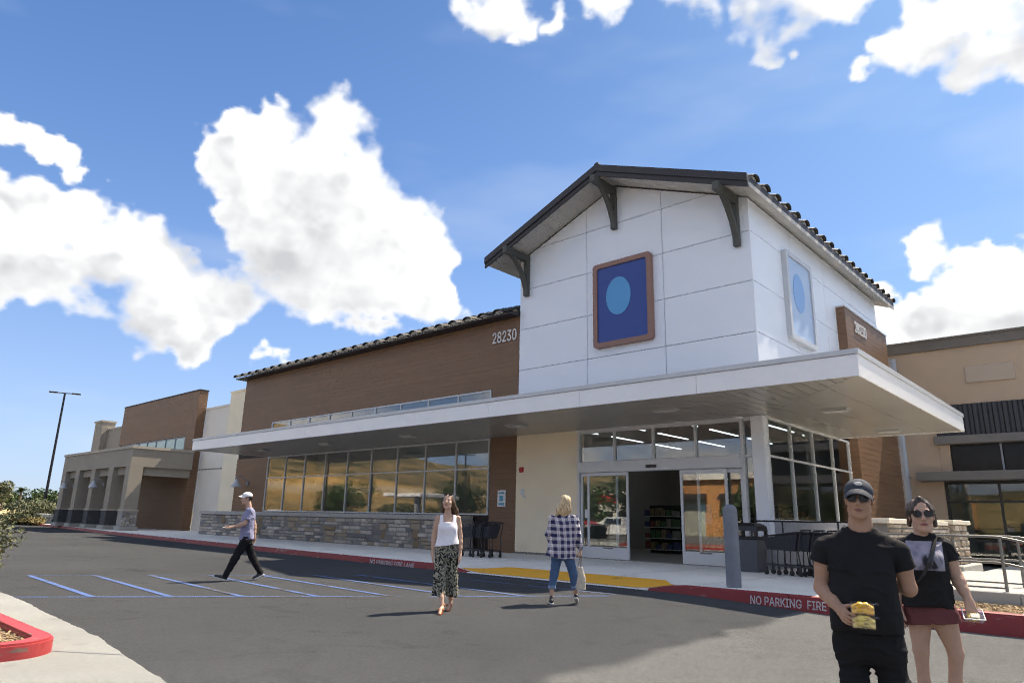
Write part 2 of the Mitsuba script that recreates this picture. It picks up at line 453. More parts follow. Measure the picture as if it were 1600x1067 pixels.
wx = np.unique(np.concatenate([np.linspace(-160, -40, 40), np.linspace(-40, -4.2, 120)]))
rows = np.array([0, 0.02, 0.16, 0.45, 0.9, 1.5, 2.2, 4.0, 8.0, 14.0])


def walk_mesh(x0, x1):
    x = wx[(wx >= x0 - 1e-6) & (wx <= x1 + 1e-6)]
    v, f = [], []
    for xi in x:
        y0, e = curb_y(xi), edge_z(xi)
        for r in rows:
            z = e + (0.15 - e) * min(r / 1.5, 1.0)
            v.append((xi, y0 + r + 0.16, z))
    n = len(rows)
    for i in range(len(x) - 1):
        for j in range(n - 1):
            a, b = i * n + j, (i + 1) * n + j
            f += [(a, b, b + 1), (a, b + 1, a + 1)]
    return trimesh.Trimesh(np.array(v), np.array(f), process=False)


side_walk = structure('sidewalk', walk_mesh(-160, -4.2), 'walk_concrete', 'broad pale concrete sidewalk under the store canopy', smooth=20)
# control joints: real slots would be lost at this distance, so the slab edges are thin proud sheets of darker sealant
for k, xj in enumerate(np.arange(-58, -5, 2.44)):
    ys_ = np.linspace(curb_y(xj) + 0.2, curb_y(xj) + 5.6, 14)
    r = ys_ - curb_y(xj) - 0.16
    e = edge_z(xj)
    z = e + (0.15 - e) * np.minimum(r / 1.5, 1) + 0.003
    v = np.concatenate([np.column_stack([np.full(14, xj - 0.008), ys_, z]), np.column_stack([np.full(14, xj + 0.008), ys_, z])])
    f = [(i, i + 14, i + 15) for i in range(13)] + [(i, i + 15, i + 1) for i in range(13)]
    part(side_walk, 'joint', trimesh.Trimesh(v, np.array(f), process=False), 'joint_grey')


def curb_mesh(xa, xb, n):
    """one run of curb: rounded nose, face down to the asphalt"""
    x = np.linspace(xa, xb, n)
    prof = []
    for xi in x:
        y0, e, g = curb_y(xi), edge_z(xi), float(drop(xi, 12.5)) - 0.03
        prof.append([(xi, y0 + 0.16, e), (xi, y0 + 0.03, e), (xi, y0 + 0.008, e - 0.01), (xi, y0, e - 0.03 if e > 0.05 else e - 0.012), (xi, y0 - 0.02, g)])
    v = np.array(prof).reshape(-1, 3)
    f = []
    for i in range(n - 1):
        for j in range(4):
            a, b = i * 5 + j, (i + 1) * 5 + j
            f += [(a, a + 1, b + 1), (a, b + 1, b)]
    return trimesh.Trimesh(v, np.array(f), process=False)


red = thing('red_curb', 'long red painted curb with white NO PARKING FIRE LANE stencils along the sidewalk', 'curb')
bounds = [-160, -77, -60, -50, -46, -40, -36, -32, -28, -24, -20.5, -17.5, -14.0]
for a, b in zip(bounds[:-1], bounds[1:]):
    part(red, 'curb_stone', curb_mesh(a + 0.006, b - 0.006, 8), 'red_paint', 40)
part(red, 'curb_stone', curb_mesh(-14.0 + 0.006, -12.9, 8), 'red_paint', 40)
for a, b in ((-7.7, -4.9), (-4.9, -2.43), (-2.43, -0.2), (-0.2, 2.5), (2.5, 6)):
    part(red, 'curb_stone', curb_mesh(a + 0.006, b - 0.006, 12), 'red_paint', 40)
part(red, 'ramp_edge', curb_mesh(-12.9, -7.7, 16), 'walk_concrete', 40)


def stencil(x0, x1, text, h, z, gaps):
    """letters sprayed on the curb's sloping face"""
    m = meshkit.text_mesh(text, h, 0.003, True)
    v = np.array(m.vertices)
    v[:, 0] *= (x1 - x0) / v[:, 0].max()
    zz = z + v[:, 1]
    xw = x0 + v[:, 0]
    e, g = edge_z(xw), drop(xw, 12.5) - 0.03
    lean = 0.02 * np.clip((e - 0.03 - zz) / (e - 0.03 - g), 0, 1)
    w = np.column_stack([xw, curb_y(xw) - lean - 0.0025 - v[:, 2], zz])
    return trimesh.Trimesh(w, m.faces[:, ::-1], process=False)


part(red, 'lettering', stencil(-17.05, -14.95, 'NO PARKING FIRE LANE', 0.11, -0.005, 0), 'stencil_white', label='small white NO PARKING FIRE LANE stencil on the curb behind the walkers')
part(red, 'lettering', stencil(-5.60, -3.86, 'NO PARKING  FIRE LANE', 0.135, -0.055, 0), 'stencil_white', label='large white NO PARKING FIRE LANE stencil on the curb near the bollard')

# yellow warning band on the ramp
vy, fy = [], []
for i, x in enumerate(np.linspace(-13.3, -7.25, 40)):
    for r in (0.0, 0.5, 1.0):
        e = edge_z(x)
        front = 0.20 + 0.0 * x
        back = np.interp(x, [-13.3, -12.6, -8.0, -7.25], [0.25, 1.25, 1.25, 0.25])
        rr = front + (back - front) * r
        vy.append((x, curb_y(x) + rr, e + (0.15 - e) * min(max(rr - 0.16, 0) / 1.5, 1.0) + 0.006))
for i in range(39):
    for j in range(2):
        a, b = i * 3 + j, (i + 1) * 3 + j
        fy += [(a, b, b + 1), (a, b + 1, a + 1)]
part(side_walk, 'warning_band', trimesh.Trimesh(np.array(vy), np.array(fy), process=False), 'yellow_paint', label='yellow warning band across the ramp in front of the doors')

# blue access aisle markings
mk = thing('parking_marking', 'blue painted access aisle lines with diagonal hatching on the asphalt', kind='structure')
M0, M1 = np.array([-14.45, 8.2]), np.array([-9.05, 8.55])
far_a, far_b = np.array([-18.2, 2.3]), np.array([-13.2, 10.6])
near_a, near_b = np.array([-13.2, 2.85]), np.array([-7.55, 11.0])
part(mk, 'border_line', sheet(line_poly(far_a, far_b, 0.075)), 'blue_paint_worn')
part(mk, 'border_line', sheet(line_poly(near_a, near_b, 0.095)), 'blue_paint')
for a, b in (((-16.95, 4.29), (-12.32, 4.02)), ((-16.33, 5.3), (-11.76, 4.95)), ((-15.9, 6.2), (-11.11, 5.84)), ((-15.3, 7.2), (-10.44, 6.80)), ((-14.8, 8.1), (-9.75, 7.78)), ((-14.2, 9.05), (-9.05, 8.75)), ((-13.7, 9.9), (-8.4, 9.7))):
    part(mk, 'hatch_line', sheet(line_poly(np.array(a), np.array(b), 0.105), 0.008), 'blue_paint')
for a, b in (((-12.9, 11.2), (-7.6, 11.35)), ((-11.9, 12.0), (-8.2, 12.1))):
    part(mk, 'border_line', sheet(line_poly(np.array(a), np.array(b), 0.08)), 'blue_paint_worn')

# concrete apron and planted island at the lower left
rng = np.random.default_rng(4)
edge = np.array([(-40, 3.5), (-20, 3.25), (-13.85, 3.15), (-12.25, 3.12), (-10.8, 3.0), (-9.3, 2.93), (-8.26, 2.86), (-7.27, 2.72), (-6.43, 2.62), (-5.6, 2.55), (-3.0, 2.0), (-2.0, 0.5), (-2.2, -3.5), (-40, -3.5)])
fine = [edge[0]]
for a, b in zip(edge[:-1], edge[1:]):
    n = max(2, int(np.linalg.norm(b - a) / 0.12)) if a[0] > -15 and b[1] > 1 else 2
    for t in np.linspace(0, 1, n + 1)[1:]:
        q = a + (b - a) * t
        fine.append(q + (rng.normal(0, 0.008, 2) if 0 < t < 1 else 0))
ap = structure('concrete_apron', sheet(Polygon(fine), 0.006, 2.0), 'apron_concrete', 'pale concrete apron with a ragged asphalt edge around the red island')
for a, b in (((-8.05, 2.2), (-7.3, 2.72)), ((-7.35, 1.75), (-5.9, 1.0)), ((-12.0, 2.35), (-12.1, 3.05))):
    part(ap, 'joint', sheet(line_poly(np.array(a), np.array(b), 0.02), 0.011), 'joint_grey')


def rounded(x0, x1, y0, y1, r):
    return sbox(x0 + r, y0 + r, x1 - r, y1 - r).buffer(r, quad_segs=10)


isl = thing('planter_island', 'red curbed planting island filled with pale wood mulch at the lower left', 'traffic island')
outer, inner = rounded(-24, -7.62, -2.6, 2.32, 0.42), rounded(-23.83, -7.80, -2.43, 2.14, 0.28)
ring = prism(Polygon(outer.exterior, [inner.exterior.coords[::-1]]), 'z', -0.03, 0.125)
nose_o, nose_i = outer.buffer(-0.02), inner.buffer(0.012)
nose = prism(Polygon(nose_o.exterior, [nose_i.exterior.coords[::-1]]), 'z', 0.125, 0.145)
part(isl, 'curb', cat_([ring, nose]), 'island_red', 35, label='red rounded curb with scuffed paint around the mulch')
part(isl, 'soil', prism(inner, 'z', -0.02, 0.085), 'mulch_soil')


def chips(poly, n, z, seed, size=(0.012, 0.05)):
    rg = np.random.default_rng(seed)
    x0, y0, x1, y1 = poly.bounds
    vs, fs = [], []
    cube = box(-0.5, 0.5, -0.5, 0.5, -0.5, 0.5)
    k = 0
    while k < n:
        p = np.array([rg.uniform(x0, x1), rg.uniform(y0, y1)])
        if not poly.contains(shapely.Point(p)):
            continue
        R = trimesh.transformations.euler_matrix(rg.normal(0, 0.35), rg.normal(0, 0.35), rg.uniform(0, 6.28))[:3, :3]
        s = np.array([rg.uniform(size[1] * 0.4, size[1] * 1.3), rg.uniform(size[0] * 0.7, size[0] * 1.6), rg.uniform(0.004, 0.012)])
        v = (np.array(cube.vertices) * s) @ R.T + [p[0], p[1], z + rg.uniform(0, 0.015)]
        fs.append(np.array(cube.faces) + 8 * k)
        vs.append(v)
        k += 1
    return trimesh.Trimesh(np.vstack(vs), np.vstack(fs), process=False)


near_mulch = inner.intersection(sbox(-11.5, -0.5, -7, 3))
part(isl, 'mulch', chips(near_mulch, 5200, 0.088, 7), 'wood_chip', kind='stuff')
# ---------------------------------------------------------------- the store
FY, LX, GX, RX = 19.12, -38.85, -17.10, -7.78     # front plane, left end, gable's left edge, right corner
SLOPE, APEX_X, APEX_Z = 0.405, -12.62, 13.40
store = thing('grocery_store', 'large store with white panelled gable, brown board wing, canopy and glass entrance', 'store')


def soffit_z(x):
    return APEX_Z - 0.36 - SLOPE * abs(x - APEX_X)


# core walls behind the cladding
gable_outline = Polygon([(GX, 4.6), (RX, 4.6), (RX, soffit_z(RX)), (APEX_X, soffit_z(APEX_X)), (GX, soffit_z(GX))])
part(store, 'gable_wall', prism(gable_outline, 'y', FY + 0.03, FY + 0.25), 'joint_grey')
part(store, 'side_wall', box(RX - 0.25, RX - 0.03, FY + 0.25, 32.4, 4.6, soffit_z(RX)), 'joint_grey')
# white panels: front
gx = [GX, -13.88, -10.78, RX]
gz = [4.6, 5.22, 6.81, 8.40, 10.0, 11.6, 13.4]
for a, b in zip(gx[:-1], gx[1:]):
    for c, d in zip(gz[:-1], gz[1:]):
        P = gable_outline.buffer(-0.004, join_style='mitre').intersection(sbox(a + 0.012, c + 0.012, b - (0.012 if b != RX else 0.0), d - 0.012))
        if P.area > 0.02 and P.geom_type == 'Polygon':
            part(store, 'wall_panel', prism(P, 'y', FY, FY + 0.03), 'white_panel')
# white panels: right side
sy = [FY, 22.4, 25.6, 28.9, 32.4]
for a, b in zip(sy[:-1], sy[1:]):
    for c, d in zip(gz[:-1], gz[1:]):
        d2 = min(d, soffit_z(RX))
        if d2 - c > 0.1:
            part(store, 'wall_panel', box(RX - 0.03, RX + 0.003, a + (0.012 if a != FY else 0.031), b - 0.012, c + 0.012, d2 - 0.012), 'white_panel')
part(store, 'corner_trim', box(RX - 0.03, RX + 0.004, FY - 0.004, FY + 0.03, 4.6, soffit_z(RX) - 0.01), 'white_panel')
part(store, 'left_return', box(GX - 0.0, GX + 0.2, FY + 0.03, 24, 8.0, soffit_z(GX)), 'white_panel')

# gable roof
RF, RB = 17.92, 33.6
EL, ER = APEX_X - 5.35, APEX_X + 5.35
roof = part(store, 'gable_roof', cat_([
    prism([(APEX_X, APEX_Z), (ER, APEX_Z - SLOPE * 5.35), (ER, APEX_Z - SLOPE * 5.35 - 0.20), (APEX_X, APEX_Z - 0.22)], 'y', RF + 0.05, RB),
    prism([(APEX_X, APEX_Z), (APEX_X, APEX_Z - 0.22), (EL, APEX_Z - SLOPE * 5.35 - 0.20), (EL, APEX_Z - SLOPE * 5.35)], 'y', RF + 0.05, RB)]), 'roof_dark')
for s in (-1, 1):
    xe = APEX_X + s * 5.35
    for k, (t0, t1, y0, y1) in enumerate(((0.03, -0.22, RF, RF + 0.05), (-0.20, -0.40, RF + 0.045, RF + 0.10))):
        P = [(APEX_X, APEX_Z + t0), (xe, APEX_Z - SLOPE * 5.35 + t0), (xe, APEX_Z - SLOPE * 5.35 + t1), (APEX_X, APEX_Z + t1)]
        part(store, 'barge_board', prism(P, 'y', y0, y1), 'roof_dark')
    # eave soffit boards running back from the barge board
    n = 14
    for k in range(n):
        a, b = 5.31 * k / n, 5.31 * (k + 1) / n
        xa, xb = APEX_X + s * (a + 0.006), APEX_X + s * (b - 0.006)
        za, zb = APEX_Z - 0.30 - SLOPE * (a + 0.006), APEX_Z - 0.30 - SLOPE * (b - 0.006)
        part(store, 'soffit_board', prism([(xa, za), (xb, zb), (xb, zb + 0.03), (xa, za + 0.03)], 'y', RF + 0.10, FY + 0.02 if b < 4.9 else RB - 0.1), 'soffit_board')
part(store, 'eave_board', box(ER - 0.03, ER + 0.0, RF + 0.1, RB, APEX_Z - SLOPE * 5.35 - 0.34, APEX_Z - SLOPE * 5.35 - 0.2), 'soffit_board')


def tile_course(length, w, h, seed):
    """one run of barrel tile from the eave up the slope, along +y from the origin, its end closed by pale mortar"""
    rg = np.random.default_rng(seed)
    th = np.linspace(0, math.pi, 9)
    prof = [(-w / 2 * math.cos(t), h * math.sin(t)) for t in th]
    prof2 = [(-(w / 2 - 0.025) * math.cos(t), (h - 0.025) * math.sin(t)) for t in th][::-1]
    ms = []
    n = max(1, int(length / 0.42))
    for k in range(n):
        y = k * 0.40
        m = prism(prof + prof2, 'y', y, y + 0.44)
        v = np.array(m.vertices)
        v[:, 2] += 0.03 * (1 - (v[:, 1] - y) / 0.44) + rg.normal(0, 0.003)
        v[:, 0] += rg.normal(0, 0.004)
        ms.append(trimesh.Trimesh(v, m.faces, process=False))
    return cat_(ms)


def tile_row(parent, n, place, length, seed):
    for k in range(n):
        M = place(k)
        m = tile_course(length, 0.52, 0.14, seed + k)
        m.apply_transform(M)
        key = part(parent, 'roof_tile', m, 'roof_tile', 30)
        if key.count('__') < 2:
            pr = [(-0.235, 0.0), (0.235, 0.0), (0.17, 0.065), (0.0, 0.105), (-0.17, 0.065)]
            f = prism(pr, 'y', 0.10, 0.14)
            f.apply_transform(M)
            part(key, 'mortar', f, 'tile_mortar')


def frame_of(origin, xdir, ydir):
    x, y = np.asarray(xdir, float), np.asarray(ydir, float)
    x /= np.linalg.norm(x); y -= x * (x @ y); y /= np.linalg.norm(y)
    M = np.eye(4)
    M[:3, 0], M[:3, 1], M[:3, 2], M[:3, 3] = x, y, np.cross(x, y), origin
    return M


# tiles along the right eave, their ends overhanging
tile_row(store, 19, lambda k: frame_of((ER + 0.05, RF + 0.55 + 0.83 * k, APEX_Z - SLOPE * 5.35 - 0.02), (0, 1, 0), (-1, 0, SLOPE)), 5.9, 100)
tile_row(store, 19, lambda k: frame_of((EL - 0.08, RF + 0.55 + 0.83 * k, APEX_Z - SLOPE * 5.35 - 0.02), (0, -1, 0), (1, 0, SLOPE)), 5.9, 200)
part(store, 'ridge_tile', tube([(APEX_X, RF + 0.06, APEX_Z + 0.02), (APEX_X, RB, APEX_Z + 0.02)], 0.11, 10), 'roof_tile', 30)

# brackets
for bx in (-16.70, APEX_X, -8.16):
    zs = soffit_z(bx) - 0.0
    b = part(store, 'bracket', cat_([
        cbox(bx - 0.10, bx + 0.10, RF - 0.22, FY - 0.01, zs - 0.30 - (0.0 if bx != APEX_X else 0.06), zs - 0.03 - (0.0 if bx != APEX_X else 0.06), 0.015)]), 'bracket_grey')
    z0 = zs - 0.30 - (0.0 if bx != APEX_X else 0.06)
    part(b, 'post', cbox(bx - 0.10, bx + 0.10, FY - 0.19, FY - 0.012, zs - 1.70, z0, 0.015), 'bracket_grey')
    t = np.linspace(0, math.pi / 2, 9)
    cy, cz, R = RF - 0.1, zs - 1.75, 1.05
    outer_ = [(FY - 0.16 - 0.88 * (0.55 * (1 - math.cos(a)) + 0.45 * a / (math.pi / 2)), zs - 1.60 + 1.32 * (0.45 * math.sin(a) + 0.55 * a / (math.pi / 2))) for a in t]
    inner_ = [(FY - 0.00 - 0.98 * (1 - math.cos(a)) - 0.02, zs - 1.62 + 1.05 * math.sin(a) + 0.0) for a in t]
    strut = Polygon([(y, z) for y, z in outer_] + [(y + 0.15, z) for y, z in outer_[::-1]]).buffer(0)
    strut = strut.intersection(sbox(RF, zs - 1.7, FY - 0.1, z0 + 0.02))
    if strut.geom_type == 'Polygon':
        part(b, 'brace', prism(strut, 'x', bx - 0.085, bx + 0.085), 'bracket_grey')

# the framed square sign on the gable and its twin on the side wall
def panel_sign(name, label, place, mats=('sign_rust', 'sign_blue', 'sign_sky')):
    s = thing(name, label, 'sign', 'square blue store signs')
    def R(P, d0, d1):
        return place(prism(P, 'y', -d1, -d0))
    def rr(w, h, r):
        return sbox(-w / 2 + r, -h / 2 + r, w / 2 - r, h / 2 - r).buffer(r, quad_segs=6)
    W, H = 2.35, 3.05
    part(s, 'frame', R(Polygon(rr(W, H, 0.12).exterior, [rr(W - 0.34, H - 0.34, 0.08).exterior.coords[::-1]]), 0.0, 0.17), mats[0])
    part(s, 'panel', R(rr(W - 0.35, H - 0.35, 0.08), 0.0, 0.12), mats[1])
    # a plain swept shape in lighter blue
    th = np.linspace(0, 2 * math.pi, 40, endpoint=False)
    oval = [(-0.14 + 0.50 * math.cos(q), 0.22 + 0.68 * math.sin(q)) for q in th]
    part(s, 'emblem', R(Polygon(oval), 0.12, 0.135), mats[2])
    return s


panel_sign('wall_sign', 'rust framed blue sign with pale blue emblem on the white front gable', lambda m: moved(m, -12.33, FY, 8.62))
panel_sign('wall_sign', 'pale blue square sign seen edge-on on the white right side wall', lambda m: moved(rot(m, 90), RX + 0.003, 22.7, 8.62), ('fascia_cap', 'sign_pale', 'sign_mid'))

# ---- brown board wing
WT = 8.98
# openings: band of low windows z 1.47..4.30 and clerestory z 5.25..6.20, x -35.3..-18.53
W0, W1 = -35.30, -18.53
core = [box(LX, GX, FY + 0.05, FY + 0.2, 6.21, WT), box(LX, W0, FY + 0.05, FY + 0.2, 0.15, 6.21), box(W1, GX, FY + 0.05, FY + 0.2, 0.15, 6.21), box(W0, W1, FY + 0.05, FY + 0.2, 4.31, 5.20), box(W0, W1, FY + 0.05, FY + 0.2, 0.15, 1.45)]
part(store, 'wing_wall', cat_(core), 'board_gap')
rg = random.Random(3)


def boards(x0, x1, z0, z1, y, key=store):
    z = z0
    while z < z1 - 0.02:
        zt = min(z + 0.2, z1)
        x = x0
        first = rg.uniform(1.2, 3.6)
        while x < x1 - 0.02:
            xe = min(x + (first if x == x0 else 3.6), x1)
            if x1 - xe < 0.5:
                xe = x1
            part(key, 'board', box(x + 0.002, xe - 0.002, y + rg.uniform(0.0, 0.003), y + 0.05, z + 0.002, zt - 0.002), 'brown_board')
            x = xe
        z = zt


boards(LX, GX - 0.01, 6.24, WT, FY)
boards(LX, W0 - 0.05, 0.15, 4.33, FY)
boards(W1 + 0.05, GX - 0.01, 0.15, 4.33, FY)
boards(LX, W0 - 0.05, 4.85, 6.24, FY)
boards(W1 + 0.05, GX - 0.01, 4.85, 6.24, FY)
part(store, 'wing_end', box(LX, LX + 0.15, FY + 0.2, 30, 0.15, WT), 'brown_board')
# tile roof of the wing
part(store, 'wing_roof', prism([(FY - 0.55, WT), (FY - 0.55, WT + 0.05), (24.5, WT + 0.05 + 5.6 * 0.36), (24.5, WT + 5.6 * 0.36 - 0.2), (FY + 0.2, WT)], 'x', LX - 0.3, GX - 0.03), 'roof_dark')
tile_row(store, 26, lambda k: frame_of((LX - 0.1 + 0.85 * k, FY - 0.66, WT + 0.07), (1, 0, 0), (0, 1, 0.36)), 5.4, 300)

# windows of the wing
def glazed(parent, name, axis, c, a0, a1, z0, z1, cuts, zcuts, glass, frame, fw=0.055, depth=0.11, pane_inset=0.05):
    """frame with panes in a plane y=c or x=c; bars and panes are parts of the window"""
    w = numbered(parent + '__' + name)
    def B(p0, p1, q0, q1, d0, d1):
        return box(p0, p1, c + d0, c + d1, q0, q1) if axis == 'y' else box(c - d1, c - d0, p0, p1, q0, q1)
    put(w, cat_([B(a0, a1, z0, z0 + fw, 0, depth), B(a0, a1, z1 - fw, z1, 0, depth), B(a0, a0 + fw, z0 + fw, z1 - fw, 0, depth), B(a1 - fw, a1, z0 + fw, z1 - fw, 0, depth)]), frame)
    A, Z = [a0 + fw / 2, *cuts, a1 - fw / 2], [z0 + fw / 2, *zcuts, z1 - fw / 2]
    for m in cuts:
        part(w, 'mullion', B(m - fw / 2, m + fw / 2, z0 + fw, z1 - fw, 0.003, depth - 0.003), frame)
    for zc in zcuts:
        for a, b in zip(A[:-1], A[1:]):
            part(w, 'transom', B(a + fw / 2, b - fw / 2, zc - fw / 2, zc + fw / 2, 0.006, depth - 0.006), frame)
    for a, b in zip(A[:-1], A[1:]):
        for q, r in zip(Z[:-1], Z[1:]):
            lo, hi, y = (a + fw / 2 - 0.01, b - fw / 2 + 0.01, c + pane_inset if axis == 'y' else c - pane_inset)
            v = np.array([[lo, y, q], [hi, y, q], [hi, y, r], [lo, y, r]]) if axis == 'y' else np.array([[y, lo, q], [y, hi, q], [y, hi, r], [y, lo, r]])
            # hardly any two panes hang in exactly the same plane
            tilt = rg.uniform(-0.0035, 0.0035)
            v[2:, 1 if axis == 'y' else 0] += tilt * (r - q)
            v[1:3, 1 if axis == 'y' else 0] += rg.uniform(-0.003, 0.003) * (b - a)
            part(w, 'pane', trimesh.Trimesh(v, [[0, 1, 2], [0, 2, 3]], process=False), glass)
    return w


mull = [W0 + 1.8633 * k for k in range(1, 9)]
glazed(store, 'window', 'y', FY - 0.02, W0, W1, 1.45, 4.32, mull, [3.19], 'glass', 'frame_white')
glazed(store, 'clerestory', 'y', FY - 0.02, W0, W1, 5.20, 6.22, mull, [], 'glass', 'frame_white')

# ---- canopy, an L running along the front and round the right corner
CX0, CX1, CY, CYB, SZ, FZ, CZ = -35.2, -4.0, 14.9, 25.7, 4.33, 4.76, 4.88
canopy_deck = Polygon([(CX0 + 0.04, CY + 0.04), (CX1 - 0.04, CY + 0.04), (CX1 - 0.04, CYB - 0.04), (RX + 0.01, CYB - 0.04), (RX + 0.01, FY - 0.03), (CX0 + 0.04, FY - 0.03)])
can = part(store, 'canopy', prism(canopy_deck, 'z', SZ + 0.05, CZ - 0.03), 'joint_grey')
fx = [CX0, -31.2, -28.1, -24.75, -21.45, -18.0, -14.55, -11.08, -7.62, CX1]
for a, b in zip(fx[:-1], fx[1:]):
    part(can, 'fascia_panel', box(a + (0.006 if a != CX0 else 0), b - (0.006 if b != CX1 else 0), CY, CY + 0.035, SZ - 0.02, FZ), 'fascia_metal')
fyy = [CY + 0.036, 18.4, 21.9, CYB]
for a, b in zip(fyy[:-1], fyy[1:]):
    part(can, 'fascia_panel', box(CX1 - 0.035, CX1, a + (0.006 if a > 15 else 0), b - 0.006, SZ - 0.02, FZ), 'fascia_metal')
part(can, 'fascia_panel', box(CX0, CX0 + 0.035, CY + 0.036, FY - 0.03, SZ - 0.02, FZ), 'fascia_metal')
part(can, 'fascia_panel', box(RX + 0.01, CX1 - 0.036, CYB - 0.035, CYB, SZ - 0.02, FZ), 'fascia_metal')
cap = [box(CX0 - 0.03, CX1 + 0.03, CY - 0.03, CY + 0.22, FZ + 0.012, CZ), box(CX1 - 0.22, CX1 + 0.03, CY + 0.221, CYB + 0.02, FZ + 0.012, CZ), box(CX0 - 0.03, CX0 + 0.2, CY + 0.221, FY - 0.02, FZ + 0.012, CZ)]
part(can, 'cap_trim', cat_(cap), 'fascia_cap')
# soffit strips: across the front run, along the side run, meeting at a mitre
mx0, my0, mx1, my1 = CX1 - 0.04, CY + 0.04, RX + 0.01, FY - 0.03
front_poly = Polygon([(CX0 + 0.04, my0), (mx0, my0), (mx1, my1), (CX0 + 0.04, my1)])
x = CX0 + 0.04
while x < mx0:
    P = front_poly.intersection(sbox(x, my0, min(x + 0.305, mx0), my1)).intersection(sbox(x + 0.016, my0, x + 0.289, my1))
    if P.area > 0.005 and P.geom_type == 'Polygon':
        part(can, 'soffit_strip', prism(P, 'z', SZ, SZ + 0.04), 'soffit_metal')
    x += 0.305
side_poly = Polygon([(mx0, my0 + 0.02), (mx0, CYB - 0.04), (mx1, CYB - 0.04), (mx1, my1 + 0.02)])
x = mx0
while x > mx1:
    P = side_poly.intersection(sbox(x - 0.94, my0, x - 0.004, CYB))
    if P.area > 0.005 and P.geom_type == 'Polygon':
        part(can, 'soffit_panel', prism(P, 'z', SZ + 0.001, SZ + 0.04), 'soffit_metal')
    x -= 0.95
part(can, 'mitre_trim', tube([(mx0, my0, SZ + 0.005), (mx1, my1, SZ + 0.005)], 0.014, 6), 'soffit_metal')

for lx, ly, along in ((-31.45, 16.72, 0), (-26.0, 16.72, 0), (-20.5, 16.72, 0), (-15.0, 16.72, 0), (-9.46, 16.6, 0), (-5.81, 19.1, 1), (-5.81, 24.2, 1)):
    names = {-31.45: 'far left end over the pale wall side', -26.0: 'second from its left end', -20.5: 'third from its left end', -15.0: 'over the cream wall left of the doors', -9.46: 'over the sliding doors'}
    lab = f'flat grey canopy light under the front soffit, {names[lx]}' if not along else ('flat grey canopy light under the right soffit, nearest the corner' if ly < 20 else 'flat grey canopy light under the right soffit, at its back end')
    lt = thing('canopy_light', lab, 'light', 'flat lights under the store canopy')
    hx, hy = 0.36, 0.20
    part(lt, 'housing', hull([(lx + sx * (hx - 0.03 * k), ly + sy * (hy - 0.03 * k), SZ - 0.002 - 0.07 * k) for k in (0, 1) for sx in (-1, 1) for sy in (-1, 1)]), 'lamp_body')
    part(lt, 'lens', box(lx - hx + 0.07, lx + hx - 0.07, ly - hy + 0.06, ly + hy - 0.06, SZ - 0.082, SZ - 0.071), 'lamp_lens')

# ---- entrance: cream wall, doors, transoms, sidelight, white corner column
part(store, 'cream_wall', box(GX + 0.0, -14.30, FY - 0.03, FY + 0.35, 0.15, SZ - 0.003), 'cream_stucco')
part(store, 'wall_base', box(GX + 0.0, -14.30, FY - 0.04, FY - 0.03, 0.15, 0.22), 'ledge_grey')
ent = numbered(store + '__entrance_frame')
EX0, EX1, HB, HT = -14.30, -8.38, 2.88, 3.24
put(ent, cat_([box(EX0, EX0 + 0.08, FY - 0.04, FY + 0.12, 0.15, SZ - 0.003), box(EX1 - 0.09, EX1, FY - 0.04, FY + 0.12, 0.15, SZ - 0.003), box(EX0 + 0.08, EX1 - 0.09, FY - 0.04, FY + 0.12, SZ - 0.12, SZ - 0.003)]), 'frame_white')
part(ent, 'header', cbox(EX0 + 0.08, EX1 - 0.09, FY - 0.17, FY + 0.10, HB, HT, 0.02), 'frame_white')
part(ent, 'motion_sensor', cbox(-11.52, -11.16, FY - 0.215, FY - 0.17, 2.97, 3.06, 0.012), 'frame_black')
tc = [-12.82, -11.36, -9.90]
TA = [EX0 + 0.08, *tc, EX1 - 0.09]
for m in tc:
    part(ent, 'mullion', box(m - 0.03, m + 0.03, FY - 0.02, FY + 0.1, HT, SZ - 0.12), 'frame_white')
for a, b in zip(TA[:-1], TA[1:]):
    v = np.array([[a, FY + 0.05, HT], [b, FY + 0.05, HT], [b, FY + 0.053, SZ - 0.12], [a, FY + 0.053, SZ - 0.12]])
    part(ent, 'transom_pane', trimesh.Trimesh(v, [[0, 1, 2], [0, 2, 3]], process=False), 'door_glass')


def door_leaf(x0, x1, y, label, z0=0.165, z1=HB - 0.01, stile=0.075, kick=0.36):
    d = numbered(store + '__sliding_door')
    put(d, cat_([box(x0, x0 + stile, y, y + 0.05, z0, z1), box(x1 - stile, x1, y, y + 0.05, z0, z1), box(x0 + stile, x1 - stile, y, y + 0.05, z1 - 0.10, z1), cbox(x0 + stile, x1 - stile, y, y + 0.05, z0, z0 + kick, 0.006)]), 'frame_white')
    labels[d] = {'label': label}
    v = np.array([[x0 + stile, y + 0.025, z0 + kick], [x1 - stile, y + 0.025, z0 + kick], [x1 - stile, y + 0.028, z1 - 0.1], [x0 + stile, y + 0.028, z1 - 0.1]])
    part(d, 'pane', trimesh.Trimesh(v, [[0, 1, 2], [0, 2, 3]], process=False), 'door_glass')
    part(d, 'label_strip', box((x0 + x1) / 2 - 0.19, (x0 + x1) / 2 + 0.19, y - 0.004, y, z0 + kick - 0.055, z0 + kick - 0.012), 'ledge_grey')
    return d


door_leaf(-14.20, -12.72, FY + 0.02, 'fixed white framed door leaf at the far left')
door_leaf(-13.86, -12.26, FY - 0.08, 'open white framed sliding door leaf left of the gap')
door_leaf(-10.42, -8.92, FY - 0.08, 'open white framed sliding door leaf right of the gap')
door_leaf(-9.92, -8.48, FY + 0.02, 'fixed white framed door leaf at the far right')
part(ent, 'threshold', box(EX0, EX1, FY - 0.12, FY + 0.15, 0.15, 0.162), 'ledge_grey')
part(ent, 'door_notice', box(-14.02, -13.84, FY + 0.0, FY + 0.004, 1.42, 1.70), 'white_plain')
